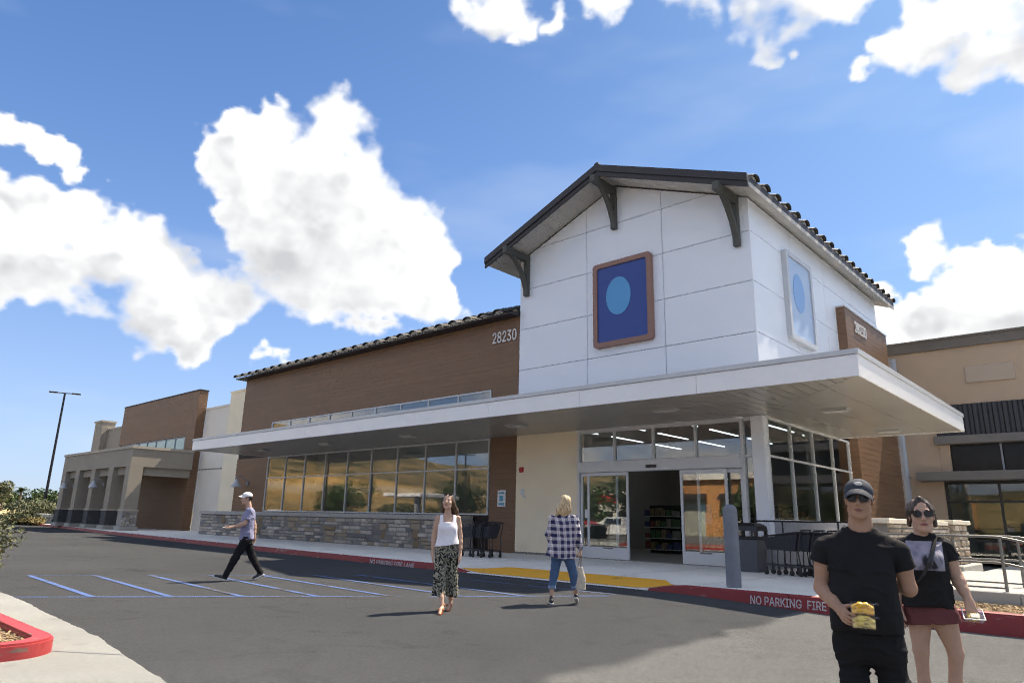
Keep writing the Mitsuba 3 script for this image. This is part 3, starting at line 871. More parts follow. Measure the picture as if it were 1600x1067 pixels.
# sidelight and corner column
v = np.array([[EX1, FY + 0.06, 0.6], [-8.12, FY + 0.06, 0.6], [-8.12, FY + 0.062, SZ - 0.12], [EX1, FY + 0.062, SZ - 0.12]])
part(store, 'sidelight', trimesh.Trimesh(v, [[0, 1, 2], [0, 2, 3]], process=False), 'door_glass')
part(store, 'sidelight_bar', box(EX1 + 0.001, -8.13, FY + 0.0, FY + 0.1, 3.18, 3.25), 'frame_white')
part(store, 'sidelight_bar', box(EX1 + 0.001, -8.13, FY + 0.0, FY + 0.1, SZ - 0.12, SZ - 0.003), 'frame_white')
part(store, 'sidelight_base', box(EX1 + 0.001, -8.13, FY + 0.0, FY + 0.12, 0.15, 0.6), 'frame_white')
col = part(store, 'corner_column', cbox(-8.13, RX + 0.02, FY - 0.06, FY + 0.26, 0.95, SZ - 0.003, 0.012), 'white_panel')
part(col, 'base', lathe([(0.0, 0.15), (0.27, 0.15), (0.27, 0.92), (0.24, 0.955), (0.0, 0.955)], 20, (-7.96, FY + 0.1, 0)), 'base_grey', 35)
# glazed right side
sm = [FY + 0.28 + 1.66 + 1.87 * k for k in range(3)]
glazed(store, 'side_window', 'x', RX + 0.02, FY + 0.265, 26.75, 1.42, SZ - 0.003, [21.15, 23.02, 24.89], [3.22], 'clear_glass', 'frame_white')
part(store, 'side_base', box(RX - 0.2, RX - 0.0, FY + 0.27, 26.75, 0.15, 1.42), 'base_grey')

# brown box on the right side wall, above and below the canopy
bb = numbered(store + '__side_bay')
put(bb, box(RX + 0.004, -7.50, 26.80, 32.35, 0.15, 9.40), 'board_gap')
z = 0.15
k = 0
while z < 9.38:
    zt = min(z + 0.2, 9.40)
    part(bb, 'board', box(-7.50, -7.46, 26.76, 32.35, z + 0.004, zt - 0.004), 'brown_board')
    part(bb, 'board', box(RX + 0.004, -7.502, 26.76, 26.80, z + 0.004, zt - 0.004), 'brown_board')
    z = zt
    k += 1
part(bb, 'coping', box(RX + 0.004, -7.43, 26.72, 32.4, 9.401, 9.46), 'fascia_cap')

num = thing('street_number', 'white numerals 28230 on the brown board wall left of the white gable', 'number')
m = text_on('28230', 0.44, (-18.54, FY - 0.012, 8.07), (1, 0, 0), (0, 0, 1), 0.035, False, 1.30)
v = np.array(m.vertices); m.vertices = v
put(num, m, 'white_plain')
num2 = thing('street_number', 'white numerals 28230 on the brown side bay, above the canopy corner', 'number')
put(num2, text_on('28230', 0.44, (-7.448, 27.75, 8.62), (0, 1, 0), (0, 0, 1), 0.03, False, 1.5), 'white_plain')

# ---- inside the store: floor, ceiling, dark walls, lamps, shelving
ins = thing('store_interior', 'dim store interior behind the entrance glass, with grey floor and back wall', 'interior')
part(ins, 'floor', box(LX + 0.3, RX - 0.3, FY + 0.3, 33, 0.10, 0.155), 'floor_interior')
part(ins, 'ceiling', box(LX + 0.3, RX - 0.3, FY + 0.3, 33, 6.4, 6.5), 'shop_wall')
part(ins, 'back_wall', box(LX + 0.3, RX - 0.3, 32.3, 32.5, 0.15, 6.4), 'shop_wall')
part(ins, 'partition', box(-18.4, -18.2, FY + 0.3, 32.3, 0.15, 6.4), 'shop_wall')
part(ins, 'partition', box(-36.6, -18.4, 23.0, 23.2, 0.15, 6.4), 'shop_wall')
part(ins, 'partition', box(RX - 1.6, RX - 1.45, 26.9, 32.3, 0.15, 6.4), 'shop_wall')
mat('lamp_tube_off', (0.7, 0.7, 0.7), 0.5)
for lx in (-16.2, -14.0, -11.8, -9.6):
    for ly in (20.6, 24.0, 27.4):
        lamp = thing('strip_lamp', f"lit strip lamp inside the store, {dict(zip((-16.2, -14.0, -11.8, -9.6), ('leftmost', 'second', 'third', 'rightmost')))[lx]} row, {dict(zip((20.6, 24.0, 27.4), ('nearest the glass', 'middle of the row', 'deepest in the store')))[ly]}", 'lamp', 'lit strip lamps inside the store')
        m = box(lx - 0.035, lx + 0.035, ly, ly + 2.4, 4.72, 4.76)
        scene[lamp] = {**mikit.ply(m, 'lamp_tube_off'), 'emitter': {'type': 'area', 'radiance': {'type': 'rgb', 'value': [0.30, 0.315, 0.33]}}}
GOODS = [(0.13, 0.10, 0.04), (0.04, 0.08, 0.03), (0.12, 0.03, 0.025), (0.15, 0.14, 0.12), (0.03, 0.04, 0.09), (0.14, 0.10, 0.06)]
for i, c in enumerate(GOODS):
    mat(f'goods_{i}', c, 0.6)
for k, (sx, sy_) in enumerate(((-14.4, 24.6), (-12.6, 27.0), (-9.8, 25.2))):
    sh = thing('store_shelf', ('dark display shelf of packed goods inside the left door glass', 'dark display shelf of goods straight behind the open doorway', 'dark display shelf of goods behind the right door glass')[k], 'shelf')
    L = 1.5
    part(sh, 'back', box(sx - L / 2, sx + L / 2, sy_ + 0.5, sy_ + 0.54, 0.16, 2.0), 'frame_black')
    for q in range(4):
        zq = 0.32 + 0.42 * q
        part(sh, 'shelf', box(sx - L / 2, sx + L / 2, sy_, sy_ + 0.5, zq - 0.03, zq), 'lamp_body')
        for g in range(6):
            gx0 = sx - L / 2 + 0.03 + g * 0.245
            hh = rg.uniform(0.16, 0.32)
            part(sh, 'goods', cbox(gx0, gx0 + 0.2, sy_ + 0.03, sy_ + 0.35, zq, zq + hh, 0.01), f'goods_{rg.randrange(6)}')

po = thing('poster', 'pale blue poster on a stand just inside the open doorway', 'poster')
part(po, 'sheet', box(-11.40, -11.02, FY + 3.1, FY + 3.12, 1.30, 1.95), 'poster_blue')
part(po, 'stand', cat_([box(-11.23, -11.19, FY + 3.121, FY + 3.14, 0.155, 1.9), box(-11.4, -11.05, FY + 3.0, FY + 3.25, 0.155, 0.175)]), 'frame_black')

# ---- stone wall in front of the wing windows
def stone_wall(key, x0, x1, z0, z1, place, mats, seed, tall=(), most=290):
    """courses of rough stones set proud of a mortar core; place maps a mesh built in x (along), y (outwards negative), z"""
    rg2 = random.Random(seed)
    def ston(xa, xb, za, zb, bs):
        d = rg2.uniform(0.02, 0.055)
        jit = lambda s: rg2.uniform(-s, s)
        w, h = (xb - xa), (zb - za)
        pts = []
        for sx in (0, 1):
            for sz in (0, 1):
                X, Z = (xa, xb)[sx], (za, zb)[sz]
                ix, iz = (1, -1)[sx], (1, -1)[sz]
                pts.append((X + ix * rg2.uniform(0, 0.05) * w, 0.0, Z + iz * rg2.uniform(0, 0.10) * h))
                pts.append((X + ix * (0.02 + rg2.uniform(0, 0.08) * w), -d, Z + iz * (0.015 + rg2.uniform(0, 0.08) * h)))
        pts.append(((xa + xb) / 2 + jit(0.1) * w, -d - rg2.uniform(0.003, 0.015), (za + zb) / 2 + jit(0.1) * h))
        return hull(pts), bs
    made = []
    for (xa, xb, za, zb) in tall:
        zz = za
        xm, w0 = (xa + xb) / 2, (xb - xa) / 2
        while zz < zb - 0.05:
            hh = min(rg2.uniform(0.2, 0.38), zb - zz)
            w = w0 * (0.55 + 0.45 * (zz - za) / (zb - za)) * rg2.uniform(0.85, 1.1)
            s_ = rg2.uniform(-0.06, 0.06)
            made.append(ston(xm - w + s_, xm + w + s_, zz + 0.006, min(zz + hh, zb) - 0.006, 'stone_ochre' if rg2.random() < 0.7 else 'stone_4'))
            zz += hh
    z = z0
    while z < z1 - 0.03:
        h = min(rg2.choice([0.10, 0.125, 0.15, 0.17]), z1 - z)
        if z1 - z - h < 0.05:
            h = z1 - z
        x = x0
        while x < x1 - 0.02:
            w = min(rg2.uniform(0.26, 0.78), x1 - x)
            if x1 - x - w < 0.12:
                w = x1 - x
            if not any(xa - 0.05 < x + w / 2 < xb + 0.05 and za - 0.02 < z + h / 2 < zb + 0.02 for xa, xb, za, zb in tall):
                made.append(ston(x + 0.008, x + w - 0.008, z + 0.006, z + h - 0.006, rg2.choice(mats)))
            x += w
        z += h
    made.sort(key=lambda q: -q[0].extents[0] * q[0].extents[2] / (14 - 0 * q[0].centroid[0] + max(0, -(q[0].centroid[0] + 14)) * 0.8) ** 2)
    for m, b in made[:most]:
        part(key, 'stone', place(m), b)
    rest = {}
    for m, b in made[most:]:
        rest.setdefault(b, []).append(place(m))
    for b, ms in rest.items():
        part(key, 'small_stone', cat_(ms), b, kind='stuff')


sw = thing('stone_wall', 'low grey ledgestone wall with concrete cap below the brown wing windows', 'wall')
SY = 17.95
part(sw, 'core', box(-40.0, -19.3, SY, SY + 0.45, 0.15, 1.24), 'mortar')
tall = [(-37.6, -36.9, 0.75, 1.22), (-33.6, -33.0, 0.30, 1.22), (-30.9, -29.6, 0.70, 1.22), (-27.6, -26.5, 0.16, 0.85), (-23.6, -23.0, 0.45, 1.1), (-21.55, -20.9, 0.18, 1.22)]
stone_wall(sw, -40.0, -19.3, 0.15, 1.23, lambda m: moved(m, 0, SY, 0), ['stone_0', 'stone_0', 'stone_1', 'stone_2', 'stone_3', 'stone_4', 'stone_5', 'stone_1'], 11, tall)
xx = -40.06
while xx < -19.3:
    xn = min(xx + 2.3, -19.24)
    part(sw, 'cap', cbox(xx + 0.004, xn - 0.004, SY - 0.10, FY - 0.04, 1.24, 1.42, 0.015), 'cap_stone')
    xx = xn
part(sw, 'end_return', box(-19.3, -19.2, SY + 0.02, FY - 0.05, 0.15, 1.24), 'stone_0')

# wall fittings beside the entrance
al = thing('fire_alarm', 'small round red fire alarm bell on the cream wall', 'alarm')
part(al, 'plate', cbox(-16.93, -16.73, FY - 0.07, FY - 0.031, 2.98, 3.17, 0.01), 'red_plastic')
part(al, 'strobe', rot(lathe([(0, 0), (0.085, 0), (0.075, 0.05), (0, 0.065)], 16, (0, 0, 0)), 90, (1, 0, 0)).apply_translation((-16.83, FY - 0.07, 3.08)), 'red_plastic', 30)
it = thing('intercom_panel', 'small pale plate on the cream wall below the fire alarm', 'panel')
put(it, cat_([cbox(-16.85, -16.68, FY - 0.06, FY - 0.031, 2.17, 2.40, 0.008), cbox(-16.72, -16.62, FY - 0.08, FY - 0.031, 2.08, 2.16, 0.006)]), 'frame_white')
sg = thing('notice_sign', 'white notice with blue print on the brown wall left of the cream wall', 'sign')
part(sg, 'plate', cbox(-18.02, -17.62, FY - 0.03, FY - 0.005, 1.76, 2.36, 0.006), 'white_plain')
part(sg, 'print', cat_([box(-17.96, -17.68, FY - 0.032, FY - 0.03, 2.22, 2.29), box(-17.92, -17.72, FY - 0.032, FY - 0.03, 1.96, 2.16), box(-17.96, -17.68, FY - 0.032, FY - 0.03, 1.81, 1.90)]), 'poster_blue')


def barn_lamp(name, label, group, x, y, z):
    """gooseneck wall lamp with a bell shade"""
    k = thing(name, label, 'lamp', group)
    part(k, 'arm', tube(bend([(x + 0.12, y, z - 0.05), (x + 0.12, y - 0.25, z + 0.25), (x, y - 0.55, z + 0.38), (x, y - 0.60, z + 0.12)], 0.15), 0.025, 8), 'base_grey', 40)
    part(k, 'shade', lathe([(0.05, 0.16), (0.09, 0.10), (0.13, -0.02), (0.27, -0.22), (0.29, -0.26), (0.275, -0.255), (0.12, -0.03), (0.04, 0.13)], 18, (x, y - 0.60, z)), 'pipe_grey', 40)
    part(k, 'mount', cbox(x + 0.03, x + 0.21, y - 0.05, y, z - 0.16, z + 0.06, 0.01), 'base_grey')
    return k


barn_lamp('wall_lamp', 'grey bell shaped wall lamp on the brown store wall, left of its window band', None, -37.4, FY - 0.005, 3.0)
# ---------------------------------------------------------------- pale link wall and the shop building at the left
pw = thing('link_wall', 'pale plain stucco wall between the brown board wing and the dark brown tower', 'wall')
part(pw, 'wall', box(-46.98, LX + 0.02, 20.5, 20.8, 0.15, 8.10), 'pale_stucco')
part(pw, 'pilaster', box(-42.9, LX + 0.03, 20.18, 20.498, 0.15, 8.80), 'cream_stucco')
part(pw, 'coping', box(-46.98, -42.91, 20.44, 20.84, 8.101, 8.22), 'pale_stucco')
part(pw, 'coping', box(-42.95, LX + 0.03, 20.13, 20.84, 8.801, 8.90), 'cream_stucco')
part(pw, 'ledge', box(-46.98, -42.91, 20.47, 20.499, 4.05, 4.11), 'ledge_grey')

shop = thing('shop_building', 'neighbouring shop building with tall brown tower and taupe portico at the left', 'building')
TX0, TX1, TY = -60.8, -47.0, 19.9
part(shop, 'tower_core', cat_([box(TX0, TX1 - 0.05, TY + 0.05, TY + 0.55, 0.15, 5.42), box(TX0, TX1 - 0.05, TY + 0.05, TY + 0.55, 6.33, 9.40), box(-48.3, TX1 - 0.05, TY + 0.05, TY + 0.55, 5.42, 6.33)]), 'board_gap')
boards(TX0, TX1, 6.36, 9.40, TY, shop)
boards(-48.3, TX1, 5.42, 6.36, TY, shop)
boards(TX0, TX1, 0.15, 5.40, TY, shop)
z = 0.15
while z < 9.38:
    part(shop, 'board', box(TX1 - 0.05, TX1, TY + 0.051, TY + 0.598, z + 0.004, min(z + 0.2, 9.4) - 0.004), 'brown_board')
    z += 0.2
part(shop, 'tower_coping', box(TX0 - 0.04, TX1 + 0.04, TY - 0.04, TY + 0.62, 9.401, 9.48), 'roof_dark')
scene['teal_glass'] = {'type': 'twosided', 'bsdf': {'type': 'principled', 'base_color': rgb((0.16, 0.33, 0.34)), 'roughness': 0.08, 'specular': 0.9}}
glazed(shop, 'tower_window', 'y', TY - 0.01, -60.0, -48.32, 5.42, 6.33, [-58.3, -56.6, -54.95, -53.3, -51.6, -49.95], [], 'teal_glass', 'base_grey', 0.06)
part(shop, 'rear_wall', box(-79, -60.9, 24, 24.5, 0.15, 9.15), 'taupe_stucco')
part(shop, 'rear_pier', box(-79.2, -77.0, 23.4, 24.6, 0.15, 9.95), 'taupe_stucco')
part(shop, 'rear_coping', cat_([box(-77.0, -60.9, 23.94, 24.56, 9.151, 9.30), box(-79.3, -76.95, 23.3, 24.7, 9.951, 10.12)]), 'taupe_trim')
# portico: fins carrying a deep beam
PX0, PX1, PY, PZ, BZ = -60.0, -46.6, 16.1, 5.12, 4.02
por = part(shop, 'portico', cat_([
    box(PX0, PX1, PY, PY + 0.75, BZ, PZ), box(PX1 - 0.75, PX1, PY + 0.751, TY - 0.005, BZ, PZ), box(PX0, PX0 + 0.75, PY + 0.751, TY - 0.005, BZ, PZ)]), 'taupe_stucco')
part(por, 'coping', cat_([box(PX0 - 0.07, PX1 + 0.07, PY - 0.07, PY + 0.82, PZ + 0.001, PZ + 0.16), box(PX1 - 0.82, PX1 + 0.07, PY + 0.821, TY - 0.006, PZ + 0.001, PZ + 0.16)]), 'taupe_trim')
part(por, 'ceiling', box(PX0 + 0.75, PX1 - 0.75, PY + 0.75, TY - 0.01, BZ + 0.28, BZ + 0.4), 'taupe_stucco')
part(por, 'inner_beam', cat_([box(PX0 + 0.75, PX1 - 0.76, PY + 0.28, PY + 0.74, 3.55, BZ - 0.001), box(PX1 - 0.62, PX1 - 0.2, PY + 0.9, TY - 0.01, 3.50, BZ - 0.001)]), 'taupe_stucco')
mat('dark_stone', grain((0.06, 0.062, 0.066), 0.4, 8, 40), 0.85)
for k, (fx0, fx1) in enumerate(((-60.0, -59.1), (-56.9, -56.1), (-53.6, -52.85), (-50.25, -49.45), (-47.3, -46.6))):
    d = 0.9 if k < 4 else 0.78
    f = part(por, 'pier', box(fx0, fx1, PY + 0.002, PY + d, 1.32, BZ - 0.002), 'taupe_stucco')
    part(por, 'pier_base', cbox(fx0 - 0.05, fx1 + 0.05, PY - 0.05, PY + d + 0.05, 0.40, 1.31, 0.02), 'dark_stone' if k < 4 else 'stone_0')
    part(por, 'pier_plinth', cbox(fx0 - 0.14, fx1 + 0.14, PY - 0.14, PY + d + 0.14, 0.14, 0.40, 0.02), 'slab_concrete')
    part(por, 'pier_cap', cbox(fx0 - 0.08, fx1 + 0.08, PY - 0.08, PY + d + 0.08, 1.30, 1.40, 0.015), 'taupe_trim')
rg5 = random.Random(8)
for k in range(26):     # ledgestone facing of the corner pier
    r, c = divmod(k, 4)
    za = 0.42 + r * 0.13
    ya = PY - 0.05 + c * 0.22 + (r % 2) * 0.06
    if ya + 0.2 < PY + 0.86:
        part(por, 'pier_stone', cbox(-46.55, -46.50 + rg5.uniform(0, 0.03), ya, ya + rg5.uniform(0.14, 0.2), za, za + 0.115, 0.012), f'stone_{rg5.randrange(6)}')
barn_lamp('wall_lamp', 'grey bell shaped wall lamp in the second portico bay from the right', 'lamps in the taupe portico', -52.3, PY + 0.45, 3.05)
barn_lamp('wall_lamp', 'grey bell shaped wall lamp in the leftmost portico bay', 'lamps in the taupe portico', -58.6, PY + 0.45, 3.05)

# ---------------------------------------------------------------- neighbour at the right
nb = thing('neighbour_building', 'tan stucco building with dark corrugated awning and storefront glass at the right', 'building')
NY = 33.4
part(nb, 'wall', cat_([box(-7.7, 24, NY, NY + 0.4, 6.36, 8.75), box(-7.7, -6.2, NY, NY + 0.4, 0.15, 6.36)]), 'tan_stucco')
part(nb, 'parapet', box(-7.75, 24, NY - 0.12, NY + 0.5, 8.751, 9.16), 'parapet_brown')
part(nb, 'parapet_cap', box(-7.8, 24, NY - 0.18, NY + 0.56, 9.161, 9.24), 'parapet_brown')
mat('dark_pane', (0.010, 0.010, 0.012), 0.25, spec=0.25)
x = -6.2
while x < 10:
    P = [(x, NY - 0.02), (x + 0.05, NY - 0.09), (x + 0.17, NY - 0.09), (x + 0.22, NY - 0.02)]
    part(nb, 'awning_rib', prism(P + [(x + 0.22, NY + 0.02), (x, NY + 0.02)], 'z', 5.08, 6.35), 'awning_metal')
    x += 0.34
part(nb, 'awning_back', box(-6.2, 24, NY + 0.021, NY + 0.2, 5.06, 6.359), 'awning_metal')
part(nb, 'beam', cbox(-6.3, 24, NY - 0.25, NY + 0.2, 4.72, 5.06, 0.02), 'ledge_grey')
part(nb, 'blind', box(-5.9, 24, NY + 0.6, NY + 0.7, 3.6, 4.72), 'frame_black')
part(nb, 'pier', box(-6.19, -5.85, NY + 0.02, NY + 0.7, 3.58, 4.72), 'tan_stucco')
for m in (-4.1, -1.9, 0.6):
    part(nb, 'clerestory_bar', box(m, m + 0.06, NY + 0.1, NY + 0.18, 3.6, 4.72), 'base_grey')
v = np.array([[-5.85, NY + 0.3, 3.6], [24, NY + 0.3, 3.6], [24, NY + 0.3, 4.72], [-5.85, NY + 0.3, 4.72]])
part(nb, 'clerestory_pane', trimesh.Trimesh(v, [[0, 1, 2], [0, 2, 3]], process=False), 'dark_pane')
part(nb, 'ledge', cbox(-7.0, 24, NY - 0.75, NY + 0.7, 3.22, 3.58, 0.02), 'ledge_grey')
glazed(nb, 'storefront', 'y', NY + 0.1, -6.18, 12, 0.16, 3.2, [-4.33, -2.4, -0.4, 1.6, 3.6, 5.6, 7.6, 9.6], [2.42, 0.9], 'clear_glass', 'frame_black', 0.09)
part(nb, 'inside', cat_([box(-6.2, 24, 39, 39.2, 0.1, 8.0), box(-6.2, 24, NY + 0.72, 39, 0.08, 0.152), box(-6.3, -6.2, NY + 0.41, 39.2, 0.1, 8.0), box(-6.3, 24, NY + 0.72, 39.2, 5.2, 5.3), box(23.9, 24, NY + 0.41, 39, 0.1, 8)]), 'shop_wall')
part(nb, 'return_wall', box(-7.7, -7.3, NY + 0.401, 40, 0.15, 8.7), 'tan_stucco')
mat('sign_plate', grain((0.46, 0.375, 0.29), 0.06, 1.0), 0.6)
nsg = thing('blank_sign', 'blank grey sign plate on the tan wall above the dark awning', 'sign')
put(nsg, cbox(-4.9, -3.2, NY - 0.06, NY - 0.002, 7.2, 7.9, 0.02), 'sign_plate')
dsp = thing('downspout', 'grey round downspout where the brown side bay meets the tan building', 'pipe')
part(dsp, 'pipe', tube([(-7.50, NY - 0.16, 0.2), (-7.50, NY - 0.16, 8.55)], 0.12, 12), 'pipe_grey', 40)
for zb in (1.0, 3.4, 5.8, 8.0):
    part(dsp, 'strap', cbox(-7.65, -7.35, NY - 0.10, NY - 0.004, zb, zb + 0.05, 0.005), 'base_grey')

# low stone wall running back beside the right hand walk
rw = thing('stone_side_wall', 'low tan stone wall with cream cap running back behind the dark haired woman', 'wall')
part(rw, 'core', box(-4.42, -4.0, 15.7, 21.2, 0.10, 1.40), 'mortar')
part(rw, 'pillar_core', box(-4.55, -3.92, 21.2, 23.3, 0.10, 1.44), 'mortar')
pale = [f'pale_stone_{i}' for i in range(4)]
stone_wall(rw, 15.7, 21.2, 0.30, 1.40, lambda m: moved(rot(m, 90), -4.0, 0, 0), pale, 5, (), 120)
stone_wall(rw, 21.2, 23.3, 0.42, 1.44, lambda m: moved(rot(m, 90), -3.92, 0, 0), pale, 6, (), 120)
stone_wall(rw, -4.55, -3.92, 0.42, 1.44, lambda m: moved(m, 0, 21.2, 0), pale, 9, (), 40)
for a, b in ((15.6, 17.5), (17.5, 19.4), (19.4, 21.1)):
    part(rw, 'cap', cbox(-4.50, -3.93, a, b - 0.008, 1.401, 1.50, 0.012), 'cap_cream')
part(rw, 'cap', cbox(-4.65, -3.82, 21.1, 23.4, 1.441, 1.55, 0.012), 'cap_cream')
part(rw, 'plinth', cbox(-4.7, -3.70, 21.0, 23.6, 0.08, 0.42, 0.02), 'slab_concrete')

# landing with rails, mulch bed
land = structure('landing_slab', cat_([cbox(-4.9, -1.83, 14.62, 21.5, 0.02, 0.30, 0.012), prism([(-1.82, 0.02), (-1.82, 0.30), (6, -0.05), (6, -0.2)], 'y', 14.62, 19.0)]), 'slab_concrete', 'raised pale concrete landing with a ramp falling away to the right')
structure('plaza_paving', box(-3.9, 26, 21.51, 33.3, 0.0, 0.145), 'slab_concrete', 'concrete paving in front of the right hand storefront')
structure('ramp_walk', grid(np.linspace(-1.6, 10, 12), np.linspace(12.79, 14.6, 4), lambda X, Y: 0.148 + 0 * X), 'walk_concrete', 'concrete walk beside the ramp at the right edge')
bed = thing('mulch_bed', 'narrow bed of wood mulch between the red curb and the landing', 'planting bed', kind='structure')
bp = sbox(-4.19, 12.8, -1.65, 14.6)
put(bed + '__soil', prism(bp, 'z', -0.1, 0.10), 'mulch_soil')
part(bed, 'mulch', chips(bp, 3600, 0.10, 17, (0.016, 0.07)), 'wood_chip', kind='stuff')
for k, (yy, xe) in enumerate(((14.80, -4.6), (16.3, -3.0))):
    hr = thing('handrail', ('steel handrail along the near edge of the landing, bending down the ramp', 'steel handrail on the far side of the ramp, behind the nearer one')[k], 'handrail', 'steel handrails of the ramp')
    x1 = -2.02 if k == 0 else -1.95
    for q, zr in enumerate((1.20, 0.77)):
        p = [(xe, yy, 0.32), (xe, yy, zr), (x1, yy, zr), (x1 + 5.0, yy, zr - 1.15)] if q == 0 else [(xe, yy, zr), (x1, yy, zr), (x1 + 5.0, yy, zr - 1.15)]
        part(hr, 'rail', tube(bend(p, 0.12), 0.021, 10), 'rail_steel', 40)
    for px_ in ([xe + 1.3, -2.02] if k == 0 else [-1.95]):
        part(hr, 'post', tube([(px_, yy, 0.30), (px_, yy, 1.19)], 0.026, 10), 'rail_steel', 40)
    part(hr, 'post', tube([(-0.6, yy, 0.15), (-0.6, yy, 0.87)], 0.026, 10), 'rail_steel', 40)
    part(hr, 'foot_rail', tube([(xe, yy, 0.36), (x1, yy, 0.36)], 0.018, 8), 'rail_steel', 40)

# ---------------------------------------------------------------- bollard, bin, carts
bo = thing('bollard', 'tall round grey bollard with domed top on the sidewalk edge before the doors', 'bollard')
put(bo, lathe([(0.0, 0.14), (0.142, 0.14), (0.138, 0.4), (0.138, 1.56), (0.128, 1.61), (0.10, 1.655), (0.055, 1.68), (0.0, 1.688)], 28, (-6.12, 13.12, 0)), 'bollard_grey', 30)
bi = thing('trash_bin', 'square grey trash bin with dark hooded lid beside the white corner column', 'trash bin')
part(bi, 'body', hull([(-7.87 + sx * w, 17.95 + sy_ * w, z) for sx in (-1, 1) for sy_ in (-1, 1) for w, z in ((0.28, 0.16), (0.33, 0.95))]), 'bin_grey')
part(bi, 'rim', cbox(-8.24, -7.50, 17.58, 18.32, 0.952, 1.02, 0.02), 'bin_dark')
part(bi, 'hood', cat_([hull([(-7.87 + sx * w, 17.95 + sy_ * w, z) for sx in (-1, 1) for sy_ in (-1, 1) for w, z in ((0.35, 1.16), (0.33, 1.28), (0.22, 1.36))]),
                       *[cbox(-7.87 + sx * 0.35 - 0.04, -7.87 + sx * 0.35 + 0.04 - 0.0, 17.95 + sy_ * 0.31 - 0.04, 17.95 + sy_ * 0.31 + 0.04, 1.021, 1.17, 0.01) for sx in (-0.88, 0.88) for sy_ in (-1, 1)]]), 'bin_dark')


def cart(name, label, group, x, y, rz, handle='cart_plastic'):
    """shopping cart, nose along its local +x; nests into the next"""
    k = thing(name, label, 'shopping cart', group)
    P = lambda m: moved(rot(m, rz), x, y, 0.15)
    # basket of bars: tapered open box
    top = [(-0.42, -0.28, 1.02), (0.46, -0.22, 0.90), (0.46, 0.22, 0.90), (-0.42, 0.28, 1.02)]
    bot = [(-0.30, -0.20, 0.58), (0.40, -0.17, 0.60), (0.40, 0.17, 0.60), (-0.30, 0.20, 0.58)]
    L = lambda a, b, t: tuple(np.array(a) * (1 - t) + np.array(b) * t)
    wires, panels = [], []
    wires.append(tube(top + top[:1], 0.014, 6)); wires.append(tube(bot + bot[:1], 0.012, 6))
    for i in range(4):
        a, b, c, d = top[i], top[(i + 1) % 4], bot[(i + 1) % 4], bot[i]
        n = 9 if i % 2 == 0 else 6
        for t in np.linspace(0, 1, n):
            wires.append(tube([L(a, b, t), L(d, c, t)], 0.006, 4, False))
        for t in (0.25, 0.5, 0.75):
            wires.append(tube([L(a, d, t), L(b, c, t)], 0.006, 4, False))
        # moulded lower side panels of the plastic basket
        q = [L(a, d, 0.12), L(b, c, 0.12), L(b, c, 0.96), L(a, d, 0.96)]
        nrm = np.cross(np.array(q[1]) - q[0], np.array(q[3]) - q[0]); nrm /= np.linalg.norm(nrm)
        panels.append(hull([np.array(p) + s * nrm * 0.003 for p in q for s in (-1, 1)]))
    panels.append(hull([np.array(p) + [0, 0, s * 0.004] for p in bot for s in (-1, 1)]))
    part(k, 'basket', P(cat_(panels)), 'cart_plastic')
    part(k, 'wire', P(cat_(wires)), 'cart_metal')
    fr = [tube(bend([(-0.50, s * 0.27, 1.06), (-0.40, s * 0.27, 0.55), (-0.44, s * 0.26, 0.20), (0.46, s * 0.20, 0.24), (0.44, s * 0.19, 0.58)], 0.08), 0.014, 6) for s in (-1, 1)]
    fr.append(tube([(-0.43, -0.26, 0.22), (-0.43, 0.26, 0.22)], 0.012, 6)); fr.append(tube([(0.44, -0.2, 0.24), (0.44, 0.2, 0.24)], 0.012, 6))
    part(k, 'frame', P(cat_(fr)), 'cart_metal', 40)
    part(k, 'handle', P(tube([(-0.52, -0.29, 1.06), (-0.52, 0.29, 1.06)], 0.02, 8)), handle, 40)
    for sx, w in ((-0.42, 0.25), (0.44, 0.19)):
        for s in (-1, 1):
            wh = part(k, 'wheel', P(moved(rot(lathe([(0.0, -0.014), (0.055, -0.014), (0.062, -0.008), (0.062, 0.008), (0.055, 0.014), (0.0, 0.014)], 14), 90, (1, 0, 0)), sx, s * w, 0.062)), 'rubber', 40)
            if wh.count('__') < 2:
                part(wh, 'fork', P(cat_([hull([(sx - 0.02, s * w + e, 0.06), (sx + 0.02, s * w + e, 0.06), (sx + 0.03, s * w + e, 0.2), (sx - 0.03, s * w + e, 0.2), (sx - 0.02, s * w + e + 0.004, 0.06), (sx + 0.03, s * w + e + 0.004, 0.2)]) for e in (-0.022, 0.018)])), 'cart_metal')
    part(k, 'child_seat', P(hull([(-0.40, -0.2, 0.98), (-0.40, 0.2, 0.98), (-0.18, 0.19, 0.74), (-0.18, -0.19, 0.74), (-0.39, -0.2, 0.98), (-0.17, 0.19, 0.74)])), 'red_plastic' if handle == 'red_plastic' else 'cart_plastic')
    return k


for i in range(3):
    cart('shopping_cart', ('dark shopping cart nearest the stone wall in the row beside the notice', 'dark shopping cart in the middle of the row beside the notice', 'dark shopping cart closest to the cream wall in the row beside the notice')[i], 'carts beside the stone wall', -16.25 + 0.28 * i, 15.95 + 0.08 * i, 183)
for i in range(6):
    cart('shopping_cart', ('dark shopping cart at the front of the row, nearest the white corner column', 'second dark shopping cart from the white corner column', 'third dark shopping cart from the white corner column', 'fourth shopping cart from the corner column, with a red handle', 'fifth dark shopping cart from the white corner column', 'last shopping cart of the row by the side windows, red handled')[i], 'carts by the side windows', -6.75 + 0.30 * i, 17.45 + 0.02 * i, 178, 'red_plastic' if i in (3, 5) else 'cart_plastic')
cr = thing('cart_rail', 'thin dark rail above the row of carts by the side windows', 'rail')
part(cr, 'rail', tube([(-8.05, 18.75, 1.42), (-4.6, 18.75, 1.42)], 0.022, 8), 'cart_metal', 40)
